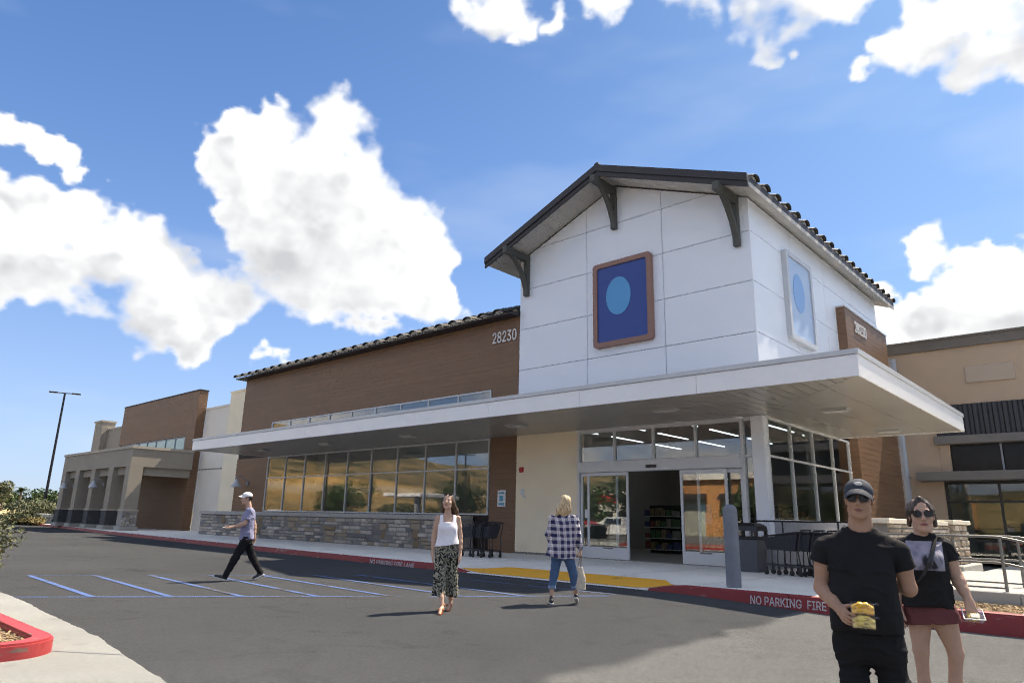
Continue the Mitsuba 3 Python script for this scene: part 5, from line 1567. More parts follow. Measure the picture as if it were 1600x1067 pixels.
def headprims(c, R, s=1.0, female=False):
    """face towards -y of the frame R; c the middle between crown and chin"""
    c = np.asarray(c, float)
    A = lambda p: c + R @ (np.asarray(p, float) * s)
    jaw = 0.92 if female else 1.0
    P = [ellip(A((0, .010, .034)), np.array((.074, .094, .088)) * s, R, 0.02),
         ellip(A((0, -.022, -.036)), np.array((.058 * jaw, .066, .078)) * s, R, 0.03),
         rcone(A((-.046 * jaw, .0, -.062)), A((-.014, -.060, -.098)), .017 * s, .015 * s, 0.03),
         rcone(A((.046 * jaw, .0, -.062)), A((.014, -.060, -.098)), .017 * s, .015 * s, 0.03),
         ellip(A((0, -.068, -.104)), np.array((.018 * jaw, .016, .016)) * s, R, 0.015),
         ellip(A((-.037, -.056, -.030)), np.array((.026, .024, .026)) * s, R, 0.02),
         ellip(A((.037, -.056, -.030)), np.array((.026, .024, .026)) * s, R, 0.02),
         rcone(A((-.036, -.077, .027)), A((.036, -.077, .027)), .010 * s, .010 * s, 0.015),
         rcone(A((0, -.084, .014)), A((0, -.104, -.028)), .0075 * s, .0125 * s, 0.008),
         rcone(A((-.012, -.092, -.032)), A((.012, -.092, -.032)), .0085 * s, .0085 * s, 0.006),
         ellip(A((-.031, -.100, .008)), np.array((.017, .017, .011)) * s, R, 0.008, True),
         ellip(A((.031, -.100, .008)), np.array((.017, .017, .011)) * s, R, 0.008, True),
         rcone(A((-.027, -.0825, -.0655)), A((.027, -.0825, -.0655)), .0020 * s, .0020 * s, 0.005, True),
         rcone(A((-.018, -.0830, -.0585)), A((.018, -.0830, -.0585)), .0058 * s, .0058 * s, 0.008),
         rcone(A((-.015, -.0825, -.0725)), A((.015, -.0825, -.0725)), .0062 * s, .0062 * s, 0.008),
          rcone(A((-.026, -.0875, -.0655)), A((0, -.0925, -.0655)), .0022 * s, .0026 * s, 0.003, True), rcone(A((.026, -.0875, -.0655)), A((0, -.0925, -.0655)), .0022 * s, .0026 * s, 0.003, True)]
    for e in (-1, 1):
        P += [rcone(A((e * .019, -.0835, .0145)), A((e * .044, -.0795, .0140)), .0042 * s, .0040 * s, .004), rcone(A((e * .020, -.0825, -.0045)), A((e * .043, -.0785, -.0040)), .0032 * s, .0030 * s, .004)]
        P += [ellip(A((e * .077, .016, -.002)), np.array((.009, .019, .032)) * s, R @ eul(0, 0, e * 8), 0.006),
              ellip(A((e * .086, .010, .002)), np.array((.008, .010, .018)) * s, R, 0.004, True)]
    return P


def face_bits(person, c, R, s, lip, eye='eye_white', brow=None):
    c = np.asarray(c, float)
    A = lambda p: c + R @ (np.asarray(p, float) * s)
    W = PLACE[person]
    M = lambda m: W(m)
    part(person, 'lips', M(surface([rcone(A((-.022, -.0855, -.0625)), A((0, -.0895, -.0600)), .0024 * s, .0042 * s, .003), rcone(A((.022, -.0855, -.0625)), A((0, -.0895, -.0600)), .0024 * s, .0042 * s, .003),
                                    rcone(A((-.013, -.0875, -.0705)), A((.013, -.0875, -.0705)), .0044 * s, .0044 * s, .003), rcone(A((-.024, -.0850, -.0655)), A((.024, -.0850, -.0655)), .0030 * s, .0030 * s, .002)], 0.002, pad=0.008)), lip, True)
    for e in (-1, 1):
        b = trimesh.creation.icosphere(2, 0.0115 * s); b.apply_translation(A((e * .031, -.0725, .005)))
        k = part(person, 'eye', M(b), 'eye_white', True)
        if k.count('__') < 2:
            i_ = trimesh.creation.icosphere(1, 0.0064 * s); i_.apply_translation(A((e * .031, -.0792, .005)))
            part(k, 'iris', M(i_), 'eye_dark', True)
        if brow:
            part(person, 'eyebrow', M(tube([A((e * .016, -.0875, .026)), A((e * .032, -.0860, .032)), A((e * .048, -.0745, .027))], [.0035 * s, .004 * s, .002 * s], 6)), brow, True)


def glasses(person, c, R, s, frame, lens, dy=0.0, dz=0.0):
    c = np.asarray(c, float)
    A = lambda p: c + R @ ((np.asarray(p, float) + [0, dy, dz]) * s)
    W = PLACE[person]
    g = part(person, 'sunglasses', W(cat_([tube([A((-.010, -.105, .012)), A((.010, -.105, .012))], .0022, 6),
                                            *[tube([A((e * .060, -.092, .012)), A((e * .080, -.03, .012)), A((e * .083, .02, .006))], .0022, 6) for e in (-1, 1)]])), frame, True)
    for e in (-1, 1):
        th = np.linspace(0, 2 * math.pi, 20, endpoint=False)
        ring = [A((e * (.034 + .0255 * math.copysign(abs(math.cos(t)) ** .7, math.cos(t))), -.104 + .010 * abs(math.cos(t)) * (1 if math.cos(t) > 0 else 0.3), .004 + .0205 * math.copysign(abs(math.sin(t)) ** .8, math.sin(t)))) for t in th]
        back = [p + R @ np.array([0, .0025 * s, 0]) for p in ring]
        part(g, 'lens', W(hull(ring + back)), lens)
        part(g, 'rim', W(tube(ring + ring[:1], .0018, 6)), frame, True)


def hand(wrist, ydir, palm, side, curl=(20, 25, 15), spread=6, thumb=(35, 20), s=1.0):
    """palm and five fingers: ydir the way the hand points, palm the way its inner face looks, side +1 when the thumb lies towards cross(ydir, palm)"""
    y = np.asarray(ydir, float); y /= np.linalg.norm(y)
    z = np.asarray(palm, float); z -= y * (z @ y); z /= np.linalg.norm(z)
    x = np.cross(y, z) * side
    o = np.asarray(wrist, float)
    A = lambda p: o + s * (p[0] * x + p[1] * y + p[2] * z)
    P = []
    xs_, Ls, tip = (.030, .010, -.010, -.029), (.070, .078, .072, .056), (.088, .094, .089, .080)
    for i in range(4):
        k0 = A((xs_[i] * 0.62, .018, 0)); kn = A((xs_[i], tip[i], 0))
        P.append(rcone(k0, kn, .0155 * s, .0115 * s, 0.012))
    for i in range(4):
        p = np.array((xs_[i], tip[i], 0.0))
        a = 0.0
        sx = math.radians(spread) * (1.5 - i) * 0.8
        c = curl if not isinstance(curl[0], (tuple, list)) else curl[i]
        for j, fr in enumerate((.48, .30, .22)):
            a += math.radians(c[j])
            d = np.array((math.sin(sx) * math.cos(a), math.cos(sx) * math.cos(a), math.sin(a)))
            q = p + d * Ls[i] * fr
            P.append(rcone(A(p), A(q), (.0095, .0085, .0076)[j] * s, (.0085, .0076, .0066)[j] * s, 0.004))
            p = q
    t0 = np.array((.022, .022, .006))
    a1, a2 = math.radians(thumb[0]), math.radians(thumb[1])
    d1 = np.array((math.sin(a1) * math.cos(a2), math.cos(a1) * math.cos(a2), math.sin(a2)))
    t1 = t0 + d1 * .042
    P.append(rcone(A(t0), A(t1), .0165 * s, .0120 * s, 0.012))
    d2 = np.array((math.sin(a1 * .7) * math.cos(a2 * 1.2), math.cos(a1 * .7) * math.cos(a2 * 1.2), math.sin(a2 * 1.2)))
    t2 = t1 + d2 * .034
    P.append(rcone(A(t1), A(t2), .0108 * s, .0095 * s, 0.004))
    P.append(rcone(A(t2), A(t2 + d2 * .026), .0095 * s, .0075 * s, 0.004))
    P.append(rcone(A((0, -.02, 0)), A((0, .03, 0)), .0235 * s, .022 * s, 0.015))
    return P


def limb(pts, rs, k=0.015):
    return [rcone(a, b, ra, rb, k) for a, b, ra, rb in zip(pts[:-1], pts[1:], rs[:-1], rs[1:])]


def arm(sh, el, wr, r=1.0, k=0.02):
    sh, el, wr = (np.asarray(p, float) for p in (sh, el, wr))
    m, f = sh * .55 + el * .45, el * .72 + wr * .28
    return limb([sh, m, el, f, el * .35 + wr * .65, wr], [.050 * r, .048 * r, .041 * r, .042 * r, .034 * r, .026 * r], k)


def shoe(heel, toe, w, sole='sole', h=0.075):
    """upper and sole of a shoe from heel to toe (points on the ground side)"""
    a, b = np.asarray(heel, float), np.asarray(toe, float)
    d = b - a; L = np.linalg.norm(d); d /= L
    side = np.cross(d, [0, 0, 1.0]); side /= np.linalg.norm(side)
    up = np.cross(side, d)
    Q = lambda x, y, z: a + d * x * L + side * y + up * z
    upper = [rcone(Q(.14, 0, .045), Q(.5, 0, .042), w * .80, w * .88, .02), rcone(Q(.5, 0, .038), Q(.84, 0, .030), w * .88, w * .80, .02), rcone(Q(.18, 0, .05), Q(.26, 0, h + .03), w * .78, w * .72, .02)]
    sole_ = [rcone(Q(.12, 0, .018), Q(.5, .0, .018), w * .86, w * .92, .01), rcone(Q(.5, 0, .018), Q(.86, 0, .018), w * .92, w * .86, .01)]
    cutp = [(Q(0, 0, .0), -up), ]
    return surface(upper, .006, cut=[(Q(0, 0, .012), -up)]), surface(sole_, .006, cut=[(Q(0, 0, 0.0), -up), (Q(0, 0, .026), up)])


PLACE = {}


def person(label, base, rz, group=None):
    k = thing('person', label, 'person', group)
    M = trimesh.transformations.rotation_matrix(math.radians(rz), (0, 0, 1))
    M[:3, 3] = base

    def W(m):
        m = m.copy()
        m.apply_transform(M)
        return m
    PLACE[k] = W
    return k


def local_axes(base, rz):
    c, s = math.cos(math.radians(rz)), math.sin(math.radians(rz))
    return lambda p: ((p.x - base[0]) * c + (p.y - base[1]) * s, -(p.x - base[0]) * s + (p.y - base[1]) * c, p.z - base[2])


def cloth(key, col, amp=0.12, rough=0.85, fine=140.0, sheen=0.2):
    b = col

    def fn(p, n, uv):
        k = 1 - amp / 2 + amp * fbm(p.x * 9, p.y * 9, p.z * 9) + 0.10 * (noise(p.x * fine, p.y * fine, p.z * fine) - 0.5)
        return mi.Color3f(*b) * k
    return mat(key, proc(fn), rough, sheen=sheen, spec=0.2)


def skin_mat(key, col):
    def fn(p, n, uv):
        k = 0.94 + 0.12 * fbm(p.x * 26, p.y * 26, p.z * 26) + 0.05 * (noise(p.x * 160, p.y * 160, p.z * 160) - 0.5)
        return mi.Color3f(*col) * k
    return mat(key, proc(fn), 0.62, spec=0.28)


def hair_mat(key, dark, light):
    def fn(p, n, uv):
        t = fbm(p.x * 130, p.y * 130, p.z * 11, 3)
        return mix(dark, light, smoothstep(0.3, 0.7, t))
    return mat(key, proc(fn), 0.42, spec=0.4)


skin_mat('skin_tan', (0.36, 0.215, 0.148))
skin_mat('skin_fair', (0.47, 0.305, 0.225))
skin_mat('skin_light', (0.44, 0.285, 0.21))
mat('lip_tone', (0.19, 0.085, 0.07), 0.5)
mat('lip_rose', (0.25, 0.085, 0.08), 0.45)
mat('eye_white', (0.6, 0.58, 0.55), 0.2)
mat('eye_dark', (0.02, 0.015, 0.012), 0.15)
mat('brow_dark', (0.03, 0.022, 0.018), 0.8)
mat('lens_dark', (0.014, 0.011, 0.010), 0.22, spec=0.35)
mat('frame_brown', (0.05, 0.03, 0.02), 0.35)
hair_mat('hair_black', (0.014, 0.010, 0.008), (0.085, 0.058, 0.044))
hair_mat('hair_brown', (0.045, 0.025, 0.014), (0.13, 0.075, 0.040))
hair_mat('hair_blonde', (0.33, 0.22, 0.11), (0.62, 0.48, 0.29))
cloth('black_cotton', (0.013, 0.013, 0.015), 0.3, sheen=0.0)
cloth('black_twill', (0.011, 0.011, 0.013), 0.3, sheen=0.0)
cloth('cap_slate', (0.045, 0.052, 0.066), 0.2)
cloth('cap_white', (0.70, 0.70, 0.70), 0.08)
cloth('lilac_tee', (0.21, 0.215, 0.33), 0.15)
cloth('white_top', (0.74, 0.73, 0.78), 0.06)
cloth('rose_shorts', (0.135, 0.05, 0.055), 0.2)
cloth('denim', (0.062, 0.110, 0.205), 0.35)
cloth('denim_cuff', (0.17, 0.24, 0.36), 0.3)
cloth('canvas', (0.50, 0.44, 0.36), 0.15)
mat('tan_leather', (0.30, 0.10, 0.035), 0.4)
mat('bag_strap', (0.20, 0.10, 0.05), 0.5)
mat('shoe_black', (0.016, 0.016, 0.018), 0.5)
mat('shoe_sole', (0.55, 0.55, 0.53), 0.6)
mat('dark_sole', (0.03, 0.03, 0.03), 0.7)
# ---- 1: man in front with the fruit boxes (stands on the low asphalt: ground at -0.155)
G = -0.155
B1, Z1 = (-1.33, 4.70, 0.0), 15.8
p1 = person('man in black t-shirt, black trousers and grey cap, carrying two yellow fruit boxes', B1, Z1)
W1 = PLACE[p1]
hc, HR, hs = (-0.010, -0.022, 1.466), eul(-4, 2, 2), 0.985
shL, elL, wrL = (-0.232, 0.015, 1.165), (-0.268, 0.02, 0.935), (-0.170, -0.165, 0.835)
shR, elR, wrR = (0.172, 0.015, 1.158), (0.208, 0.055, 0.955), (0.135, 0.205, 0.99)
skin1 = [surface(headprims(hc, HR, hs) + [rcone((-.013, .008, 1.39), (-.022, .022, 1.24), .062, .076, .03)], .0042),
         surface(arm(shL, elL, wrL, 1.06) + hand(wrL, (0.30, -0.88, -0.30), (0.93, 0.28, -0.15), 1, ((14, 28, 22), (16, 30, 22), (18, 32, 24), (22, 36, 26)), 4, (42, 30), 1.02), .0042),
         surface(arm(shR, elR, wrR, 1.06) + hand(wrR, (-0.9, 0.25, -0.1), (0, -1, 0), -1, (24, 30, 20), 4, (30, 20), 1.02), .0046)]
part(p1, 'body', W1(cat_(skin1)), 'skin_tan', True)
face_bits(p1, hc, HR, hs, 'lip_tone', brow='brow_dark')
glasses(p1, hc, HR, hs, 'frame_black', 'lens_dark')
hairP = [ellip(np.array(hc) + HR @ np.array((0, .016, .030)), np.array((.0785, .0975, .082)) * hs, HR, .02)]
part(p1, 'hair', W1(surface(hairP, .006, cut=[(np.array(hc) + HR @ np.array((0, -.028, .0)), HR @ np.array((0, -1, 0.25))), (np.array(hc) + HR @ np.array((0, 0, -.045)), HR @ np.array((0, 0, -1.0)))], fold=folds(.003, 90, 30, 3))), 'hair_black', True)
capC = np.array(hc) + HR @ np.array((0, .008, .048))
crown_ = surface([ellip(capC, np.array((.0850, .1040, .084)) * hs, HR, .02)], .005, cut=[(np.array(hc) + HR @ np.array((0, 0, .034)), HR @ np.array((0, 0.22, -1.0)))], fold=folds(.0015, 30, 30, 5))
cp = part(p1, 'cap', W1(crown_), 'cap_slate', True)
th = np.linspace(-1.2, 1.2, 15)


def brim_points(A, drop=1.0):
    top, low = [], []
    for t in th:
        s2 = math.sin(t) ** 2
        for r1, r2, z in ((.081, .099, .066 - .040 * s2), (.086, .138, .058 - .046 * s2), (.088, .172, .058 - .028 * drop - .036 * s2)):
            q = np.array((math.sin(t) * r1, -math.cos(t) * r2 + .008, z))
            top.append(A(q)); low.append(A(q - [0, 0, .005]))
    return top, low


bt, bb_ = brim_points(lambda q: np.array(hc) + HR @ (q * hs))
bv = np.array(bt + bb_); nb_ = len(bt)
bf = []
for i in range(14):
    for j in (0, 1):
        a, b = 3 * i + j, 3 * i + 3 + j
        bf += [(a, a + 1, b + 1), (a, b + 1, b), (nb_ + a, nb_ + b + 1, nb_ + a + 1), (nb_ + a, nb_ + b, nb_ + b + 1)]
    a, b = 3 * i + 2, 3 * i + 5
    bf += [(a, nb_ + a, nb_ + b), (a, nb_ + b, b)]
part(cp, 'brim', W1(trimesh.Trimesh(bv, np.array(bf), process=False)), 'cap_slate', 35)
part(cp, 'patch', W1(surface([ellip(capC + HR @ np.array((.006, -.092, .044)), (.024, .007, .013), HR @ eul(0, -28, 8), .004)], .003, pad=.01)), 'cap_white', True)
cx = -0.037
shirt1 = [loft([(.695, cx, -.005, .192, .138), (.78, cx, -.014, .192, .148), (.90, cx, -.012, .184, .144), (1.02, cx, -.004, .180, .134), (1.10, cx, .004, .188, .126), (1.17, cx + .004, .010, .180, .108), (1.225, -.026, .016, .128, .090), (1.27, -.022, .018, .094, .080), (1.295, -.020, .018, .084, .074)], .03),
          rcone((-.095, .014, 1.245), (-.225, .015, 1.180), .046, .060, .04), rcone((.050, .014, 1.245), (.165, .015, 1.172), .046, .060, .04),
          ellip((-.020, -.012, 1.300), (.068, .066, .034), None, .006, True)]
f1 = folds(.013, 8, 5, 2)
f2, fc = folds(.004, 26, 11, 8), creases(.011, 7, 9, 3)
ff = lambda P: f1(P) + f2(P) + fc(P)
slv = [surface([rcone((-.15, .013, 1.200), (-.226, .015, 1.172), .050, .059, .03), rcone((-.226, .015, 1.172), (-.270, .018, 1.05), .059, .074, .03)], .0062, cut=[((-.262, .018, 1.085), (-.32, 0, -1.0))], fold=ff),
       surface([rcone((.09, .013, 1.195), (.166, .015, 1.165), .050, .059, .03), rcone((.166, .015, 1.165), (.205, .038, 1.03), .059, .074, .03)], .0062, cut=[((.195, .035, 1.068), (.25, .12, -1.0))], fold=ff)]
part(p1, 'shirt', W1(cat_([surface(shirt1, .0062, cut=[((0, 0, .705), (0, 0, -1))], fold=ff)] + slv)), 'black_cotton', True)
# trousers
hipL, kneeL, ankL = (-.118, .0, .72), (-.128, -.035, .28), (-.150, -.02, G + .09)
hipR, kneeR, ankR = (.050, .0, .72), (.088, .02, .28), (.105, .09, G + .10)
tr1 = [loft([(.535, cx + .006, 0, .150, .10), (.59, cx, 0, .182, .124), (.66, cx, 0, .188, .130), (.76, cx, 0, .178, .124)], .05)]
tr1 += [rcone((-.125, .0, .60), (-.128, -.018, .42), .092, .072, .04), rcone((-.128, -.018, .42), (-.134, -.030, .20), .073, .064, .03), rcone((-.134, -.030, .20), (-.150, -.015, G + .05), .064, .058, .02),
        rcone((.052, .0, .60), (.078, .010, .42), .094, .078, .04), rcone((.080, .010, .42), (.090, .030, .20), .078, .068, .03), rcone((.090, .030, .20), (.105, .085, G + .06), .068, .060, .02)]
f3, f4, f5 = folds(.010, 9, 8, 12), folds(.004, 22, 20, 14), creases(.012, 6, 12, 15)
trs = part(p1, 'trousers', W1(surface(tr1, .007, cut=[((0, 0, .75), (0, 0, 1)), ((0, 0, G + .035), (0, 0, -1))], fold=lambda P: f3(P) + f4(P) + f5(P))), 'black_twill', True)
for hz, tz in (((-.150, .06, G), (-.170, -.215, G)), ((.105, .16, G), (.120, -.115, G))):
    u, s_ = shoe(hz, tz, .046)
    k = part(p1, 'shoe', W1(u), 'shoe_black', True)
    part(k, 'sole', W1(s_), 'dark_sole', True)
part(p1, 'watch', W1(tube([np.array(wrR) + .030 * np.array((0.35 * math.cos(t), .25 * math.cos(t) , math.sin(t))) + np.array((.03, -.04, -.012)) for t in np.linspace(0, 2 * math.pi, 17)], .006, 6)), 'white_plain', True)
# the two boxes in his hand
mat('fruit_pale', grain((0.62, 0.50, 0.14), 0.2, 30, 90), 0.4)
mat('fruit_gold', grain((0.72, 0.42, 0.035), 0.2, 30, 90), 0.4)
scene['clear_plastic'] = {'type': 'thindielectric', 'int_ior': 1.5}
for q, (zb, lab) in enumerate(((0.752, 'lower clear box of pale yellow fruit held by the man in black'), (0.824, 'upper clear box of deep yellow fruit held by the man in black'))):
    bx_ = thing('fruit_box', lab, 'fruit box')
    C = np.array((-.048, -.262, zb))
    part(bx_, 'tray', W1(cat_([cbox(C[0] - .058, C[0] + .058, C[1] - .058, C[1] + .058, zb, zb + .006, .003)])), 'clear_plastic')
    sh_ = []
    for (x0, x1, y0, y1) in ((-.060, -.0595, -.06, .06), (.0595, .060, -.06, .06), (-.0595, .0595, -.060, -.0595), (-.0595, .0595, .0595, .060)):
        sh_.append(box(C[0] + x0, C[0] + x1, C[1] + y0, C[1] + y1, zb + .006, zb + .062))
    part(bx_, 'side', W1(cat_(sh_)), 'clear_plastic')
    part(bx_, 'lid', W1(cat_([cbox(C[0] - .064, C[0] + .068, C[1] - .064, C[1] + .064, zb + .0622, zb + .0662, .0015), cbox(C[0] + .060, C[0] + .082, C[1] - .05, C[1] - .02, zb + .060, zb + .068, .002)])), 'clear_plastic')
    rf = np.random.default_rng(20 + q)
    for i in range(7):
        y = C[1] - .046 + .092 * (i % 4) / 3
        z = zb + .018 + .024 * (i // 4)
        b = 0.016 if q == 0 else 0.012
        pts_ = [np.array((C[0] - .048, y, z)), np.array((C[0] - .015, y + rf.normal(0, .004), z + b * .8)), np.array((C[0] + .02, y + rf.normal(0, .004), z + b * .7)), np.array((C[0] + .050, y, z - .002))]
        part(bx_, 'slice', W1(surface(limb(pts_, [.010, .0155, .0155, .009], .01), .004, pad=.012)), 'fruit_pale' if q == 0 else 'fruit_gold', True)

# ---- 2: dark haired woman at the right
B2, Z2 = (-1.19, 5.56, 0.0), 12.1
p2 = person('dark haired woman in black graphic t-shirt and dusty red shorts, holding a clear tray', B2, Z2)
W2 = PLACE[p2]
hc, HR, hs = (-.002, -.015, 1.390), eul(6, 4, -2), 0.98
sR, eR, wR = (.112, .01, 1.190), (.158, .02, 1.000), (.203, -.045, .868)
sL, eL, wL = (-.136, .01, 1.190), (-.190, .02, .98), (-.205, -.05, .80)
sk = [surface(headprims(hc, HR, hs, True) + [rcone((-.004, .010, 1.32), (-.012, .018, 1.20), .052, .064, .03)], .0042),
      surface(arm(sR, eR, wR, .92) + hand(wR, (0.16, -0.42, -0.88), (-0.35, 0.86, -0.42), 1, (22, 26, 18), 4, (30, 34), .9), .0042),
      surface(arm(sL, eL, wL, .92) + hand(wL, (0.0, -0.2, -0.97), (0.9, 0.2, 0), 1, (14, 20, 14), 4, (24, 14), .9), .0046),
      surface([rcone((-.090, 0, .70), (-.100, -.02, .52), .074, .047, .03), rcone((-.100, -.02, .52), (-.104, -.005, .34), .045, .036, .02), rcone((-.104, -.005, .34), (-.106, .0, G + .08), .036, .025, .02), rcone((-.100, -.028, .52), (-.101, -.028, .49), .036, .034, .02),
               rcone((.060, 0, .70), (.098, .01, .52), .076, .046, .03), rcone((.098, .01, .52), (.076, .03, .34), .045, .038, .02), rcone((.076, .03, .34), (.062, .05, G + .08), .036, .026, .02), rcone((.098, .0, .52), (.096, .0, .49), .036, .034, .02)], .0062)]
part(p2, 'body', W2(cat_(sk)), 'skin_light', True)
face_bits(p2, hc, HR, hs, 'lip_rose', brow='brow_dark')
glasses(p2, hc, HR, hs, 'frame_black', 'lens_dark')
H = lambda p: np.array(hc) + HR @ (np.array(p, float) * hs)
hp = [ellip(H((0, .024, .038)), np.array((.083, .096, .088)) * hs, HR, .02), rcone(H((-.070, .015, .03)), H((-.078, .035, -.060)), .020, .016, .03), rcone(H((.070, .015, .03)), H((.078, .035, -.060)), .020, .016, .03), ellip(H((0, .100, -.01)), (.045, .035, .045), HR, .03),
      rcone(H((0, -.045, .108)), H((-.062, -.050, .030)), .018, .014, .02), rcone(H((0, -.045, .108)), H((.062, -.050, .030)), .018, .014, .02),
      ellip(H((0, .105, .02)), (.045, .040, .05), HR, .03),
      ellip(H((0, -.105, -.02)), np.array((.060, .062, .088)) * hs, HR, .012, True)]
hw1, hw2 = folds(.006, 34, 16, 7), folds(.005, 95, 24, 17)
part(p2, 'hair', W2(surface(hp, .0042, fold=lambda P: hw1(P) + hw2(P))), 'hair_black', True)
BX = -.014


def tee_print(p, n, uv):
    lx, ly, lz = local_axes(B2, Z2)(p)
    front = (ly < -0.03) & (lx > -.118) & (lx < .098) & (lz > 1.035) & (lz < 1.222)
    a = fbm(lx * 14 + 3, lz * 11, 2.0, 3)
    blob = smoothstep(0.0, 0.02, 0.062 - dr.sqrt(dr.square((lx - .028) * 0.9) + dr.square(lz - 1.095)))
    streak = smoothstep(0.58, 0.66, noise(lx * 55 + lz * 20, lz * 6, 1.0))
    g = mix((0.17, 0.16, 0.21), (0.30, 0.29, 0.36), smoothstep(0.35, 0.65, a))
    g = g * (1 - 0.85 * blob) + mi.Color3f(0.25, 0.25, 0.30) * (blob * streak * 0.6)
    k = 0.85 + 0.3 * fbm(p.x * 9, p.y * 9, p.z * 9)
    return dr.select(front, g, mi.Color3f(0.014, 0.014, 0.016)) * k


mat('graphic_tee', proc(tee_print), 0.85, spec=0.2)
sh2 = [loft([(.795, -.032, -.005, .156, .128), (.88, -.028, -.008, .150, .124), (.98, -.020, -.012, .140, .120), (1.07, BX, -.022, .138, .124), (1.13, BX, -.012, .136, .112), (1.185, BX + .003, .006, .126, .088), (1.225, -.010, .012, .098, .070), (1.255, -.010, .014, .074, .062), (1.272, -.010, .014, .066, .058)], .025),
       rcone((-.070, .008, 1.228), (-.136, .010, 1.198), .036, .046, .03), rcone((.050, .008, 1.228), (.112, .010, 1.196), .036, .046, .03),
       ellip((-.010, -.010, 1.278), (.054, .052, .028), None, .006, True),
       ellip((-.070, -.100, 1.085), (.050, .035, .048), None, .04), ellip((.045, -.100, 1.085), (.050, .035, .048), None, .04)]
g1, g2, gc_ = folds(.0075, 10, 6, 21), folds(.003, 30, 14, 22), creases(.009, 8, 9, 23)
gg = lambda P: g1(P) + g2(P) + gc_(P)
sl2 = [surface([rcone((-.09, .008, 1.212), (-.136, .010, 1.188), .040, .046, .025), rcone((-.136, .010, 1.188), (-.180, .016, 1.06), .047, .062, .025)], .0058, cut=[((-.175, .016, 1.085), (-.3, 0, -1))], fold=gg),
       surface([rcone((.065, .008, 1.212), (.112, .010, 1.188), .040, .046, .025), rcone((.112, .010, 1.188), (.150, .016, 1.06), .047, .062, .025)], .0058, cut=[((.146, .016, 1.098), (.3, 0, -1))], fold=gg)]
part(p2, 'shirt', W2(cat_([surface(sh2, .0058, cut=[((0, 0, .802), (0, 0, -1))], fold=gg)] + sl2)), 'graphic_tee', True)
so = [loft([(.665, -.015, 0, .158, .112), (.74, -.018, .004, .160, .118), (.82, -.020, .004, .148, .112)], .02), rcone((-.090, 0, .75), (-.096, -.004, .67), .085, .080, .02), rcone((.062, 0, .75), (.072, 0, .68), .085, .082, .02), ellip((-.016, 0, .665), (.016, .15, .05), None, .02, True), rcone((-.016, -.135, .66), (-.018, -.122, .78), .010, .004, .012, True)]
part(p2, 'shorts', W2(surface(so, .006, cut=[((-.1, 0, .684), (.10, 0, -1)), ((0, 0, .815), (0, 0, 1))], fold=folds(.008, 14, 18, 31))), 'rose_shorts', True)
st = [np.array((.070, .0, 1.262)), np.array((.060, -.055, 1.235)), np.array((.040, -.115, 1.17)), np.array((.012, -.165, 1.09)), np.array((-.035, -.158, 1.00)), np.array((-.100, -.128, .93)), np.array((-.165, -.05, .885))]
sv = []
for p in st:
    sv += [p + [-.016, -.004, -.008], p + [.016, -.004, .008], p + [-.016, .002, -.008], p + [.016, .002, .008]]
sf = []
for i in range(len(st) - 1):
    a, b = 4 * i, 4 * i + 4
    sf += [(a, b, b + 1), (a, b + 1, a + 1), (a + 2, b + 3, b + 2), (a + 2, a + 3, b + 3), (a, a + 2, b + 2), (a, b + 2, b), (a + 1, b + 1, b + 3), (a + 1, b + 3, a + 3)]
part(p2, 'bag_strap', W2(trimesh.Trimesh(np.array(sv), np.array(sf), process=False)), 'shoe_black', 30)
for hz, tz in (((-.106, .05, G), (-.120, -.19, G)), ((.062, .10, G), (.075, -.14, G))):
    u, s_ = shoe(hz, tz, .040)
    k = part(p2, 'shoe', W2(u), 'shoe_black', True)
    part(k, 'sole', W2(s_), 'shoe_sole', True)
ty = thing('food_tray', 'small clear food tray held low by the dark haired woman', 'food tray')
TC = np.array((.219, -.115, .770))
TT = lambda m: W2(moved(rot(rot(m, 24, (1, 0, 0)), 4), *TC))
part(ty, 'tray', TT(hull([(sx * w, sy_ * h, z) for sx in (-1, 1) for sy_ in (-1, 1) for w, h, z in ((.044, .052, -.018), (.056, .064, .010))])), 'clear_plastic')
part(ty, 'lip', TT(tube([(-.057, -.065, .011), (.057, -.065, .011), (.057, .065, .011), (-.057, .065, .011), (-.057, -.065, .011)], .004, 6)), 'white_plain', True)
part(ty, 'food', TT(surface([ellip((-.012, .0, -.004), (.026, .036, .013), None, .01), ellip((.022, .008, -.005), (.018, .024, .012), None, .01), ellip((.010, -.030, -.006), (.024, .014, .010), None, .01)], .005, fold=folds(.004, 60, 60, 2))), 'fruit_pale', True)
part(ty, 'label', TT(box(-.018, .030, -.040, .004, .0110, .0125)), 'shoe_black')

